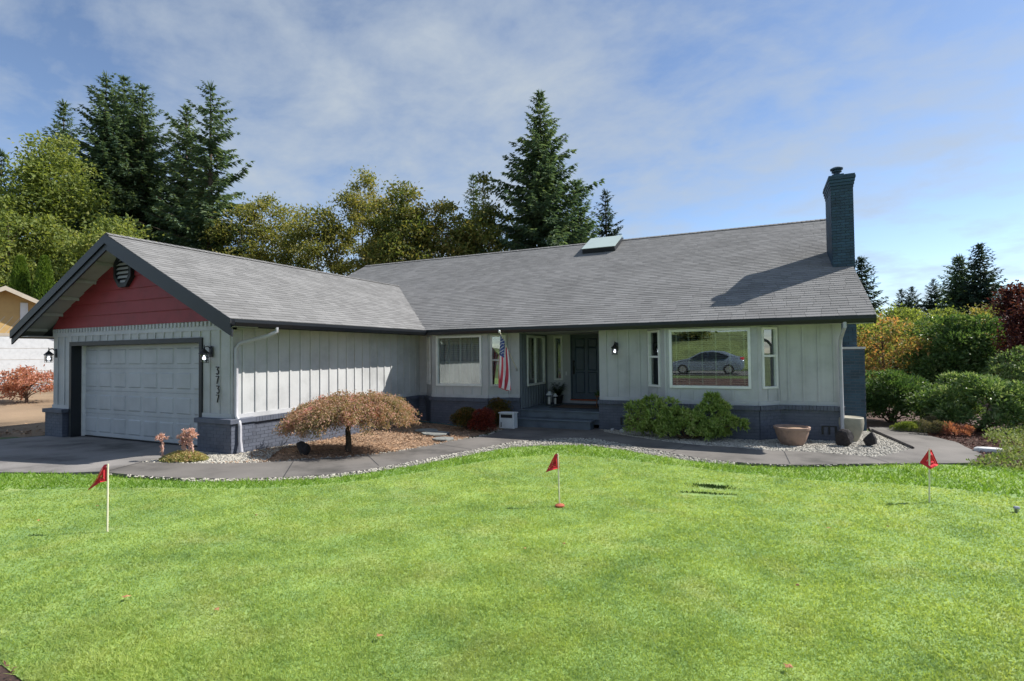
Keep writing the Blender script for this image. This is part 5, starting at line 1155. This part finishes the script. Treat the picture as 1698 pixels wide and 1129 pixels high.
# ---------------------------------------------------------------- street behind the camera (seen mirrored in the picture window)
def bank():
    bm = bmesh.new(); rng = np.random.default_rng(5); g = []
    for x in np.linspace(-80, 80, 33):
        g.append([bm.verts.new((x, y, z+rng.normal()*.12*(z > .8))) for y, z in ((-29.6, .68), (-32, 1.5), (-36, 2.9), (-44, 4.1), (-60, 4.4), (-110, 4.4))])
    for a, b in zip(g[:-1], g[1:]):
        for k in range(5): bm.faces.new((a[k], a[k+1], b[k+1], b[k]))
    bmesh.ops.recalc_face_normals(bm, faces=bm.faces); me = bpy.data.meshes.new('hillside'); bm.to_mesh(me); bm.free()
    if me.polygons[0].normal.z < 0: me.flip_normals()
    tag(link('hillside', me, 'dry_meadow'), kind='structure')
bank()
def car():
    zr = .6; c = np.array((-4.75, -22.9, zr)); t = thing('parked_car', c, 'silver hatchback parked on the street, mirrored in the picture window', 'car')
    side = [(-2.2, .32), (-2.22, .55), (-2.1, .72), (-1.6, .88), (-1.05, 1.0), (-.3, 1.40), (.35, 1.49), (1.0, 1.42), (1.75, 1.12), (2.1, 1.06), (2.2, .85), (2.18, .4), (2.05, .25), (-2.05, .22)]
    mb = MB(); n = len(side); rows = []
    for w, k in ((-.86, .94), (-.80, 1.0), (.80, 1.0), (.86, .94)): rows.append([c+np.array((x*(k if abs(w) > .82 else 1), w*(1 if z < .95 else .80), .25+(z-.25)*(1 if abs(w) < .82 else .97))) for x, z in side])
    vs_ = [p for r in rows for p in r]; F = [tuple(range(n)), tuple(range(3*n, 4*n))[::-1]]
    for r in range(3): F += [(r*n+i, r*n+(i+1) % n, (r+1)*n+(i+1) % n, (r+1)*n+i) for i in range(n)]
    mb.add(vs_, F).build('body', 'car_paint', t, bevel=.05, smooth=True)
    for sg in (-1, 1):
        for pts in ([(-.95, .98), (-.28, 1.33), (.1, 1.39), (.1, .98)], [(.16, .98), (.16, 1.40), (.8, 1.34), (1.35, 1.12), (1.2, .99)]):
            MB().prism([c+np.array((x, sg*(.80 if z < 1.1 else .70), z)) for x, z in pts], (0, sg*.02, 0)).build('side_window', 'car_glass', t)
        for x in (-1.38, 1.32):
            wc = c+np.array((x, sg*.78, .31)); ring = lambda r, y0, y1: [[wc+np.array((r*math.cos(a*math.pi/10), sg*yy, r*math.sin(a*math.pi/10))) for a in range(20)] for yy in (y0, y1)]
            w_ = MB(); a_, b_ = ring(.31, -.1, .1); w_.prism(a_, b_[0]-a_[0]); wo = w_.build('wheel', 'rubber', t); w_ = MB(); a_, b_ = ring(.2, .1, .115); w_.prism(a_, b_[0]-a_[0]); w_.build('rim', 'alloy', wo)
        MB().box(c[0]-2.17, c[0]-2.0, c[1]+sg*.62-.16, c[1]+sg*.62+.16, zr+.66, zr+.76).build('headlight', 'white_paint', t); MB().box(c[0]+2.0, c[0]+2.17, c[1]+sg*.66-.12, c[1]+sg*.66+.12, zr+.82, zr+1.05).build('tail_light', 'red_cloth', t)
car()
for k, (x, y, h) in enumerate(((-13, -37, 5), (-7.5, -38, 5.5), (9, -37, 5))):
    broadleaf((x, y, 2.9), h, 2.2, .4, 'madrona' if k % 2 else 'yellow_green', 200+k, ('yellow-green tree farthest left across the road, mirrored in the windows', 'dark green tree across the road behind the silver car', 'yellow-green tree farthest right across the road, mirrored in the windows')[k], 60, 100, .30, 1.0, group='trees across the road')
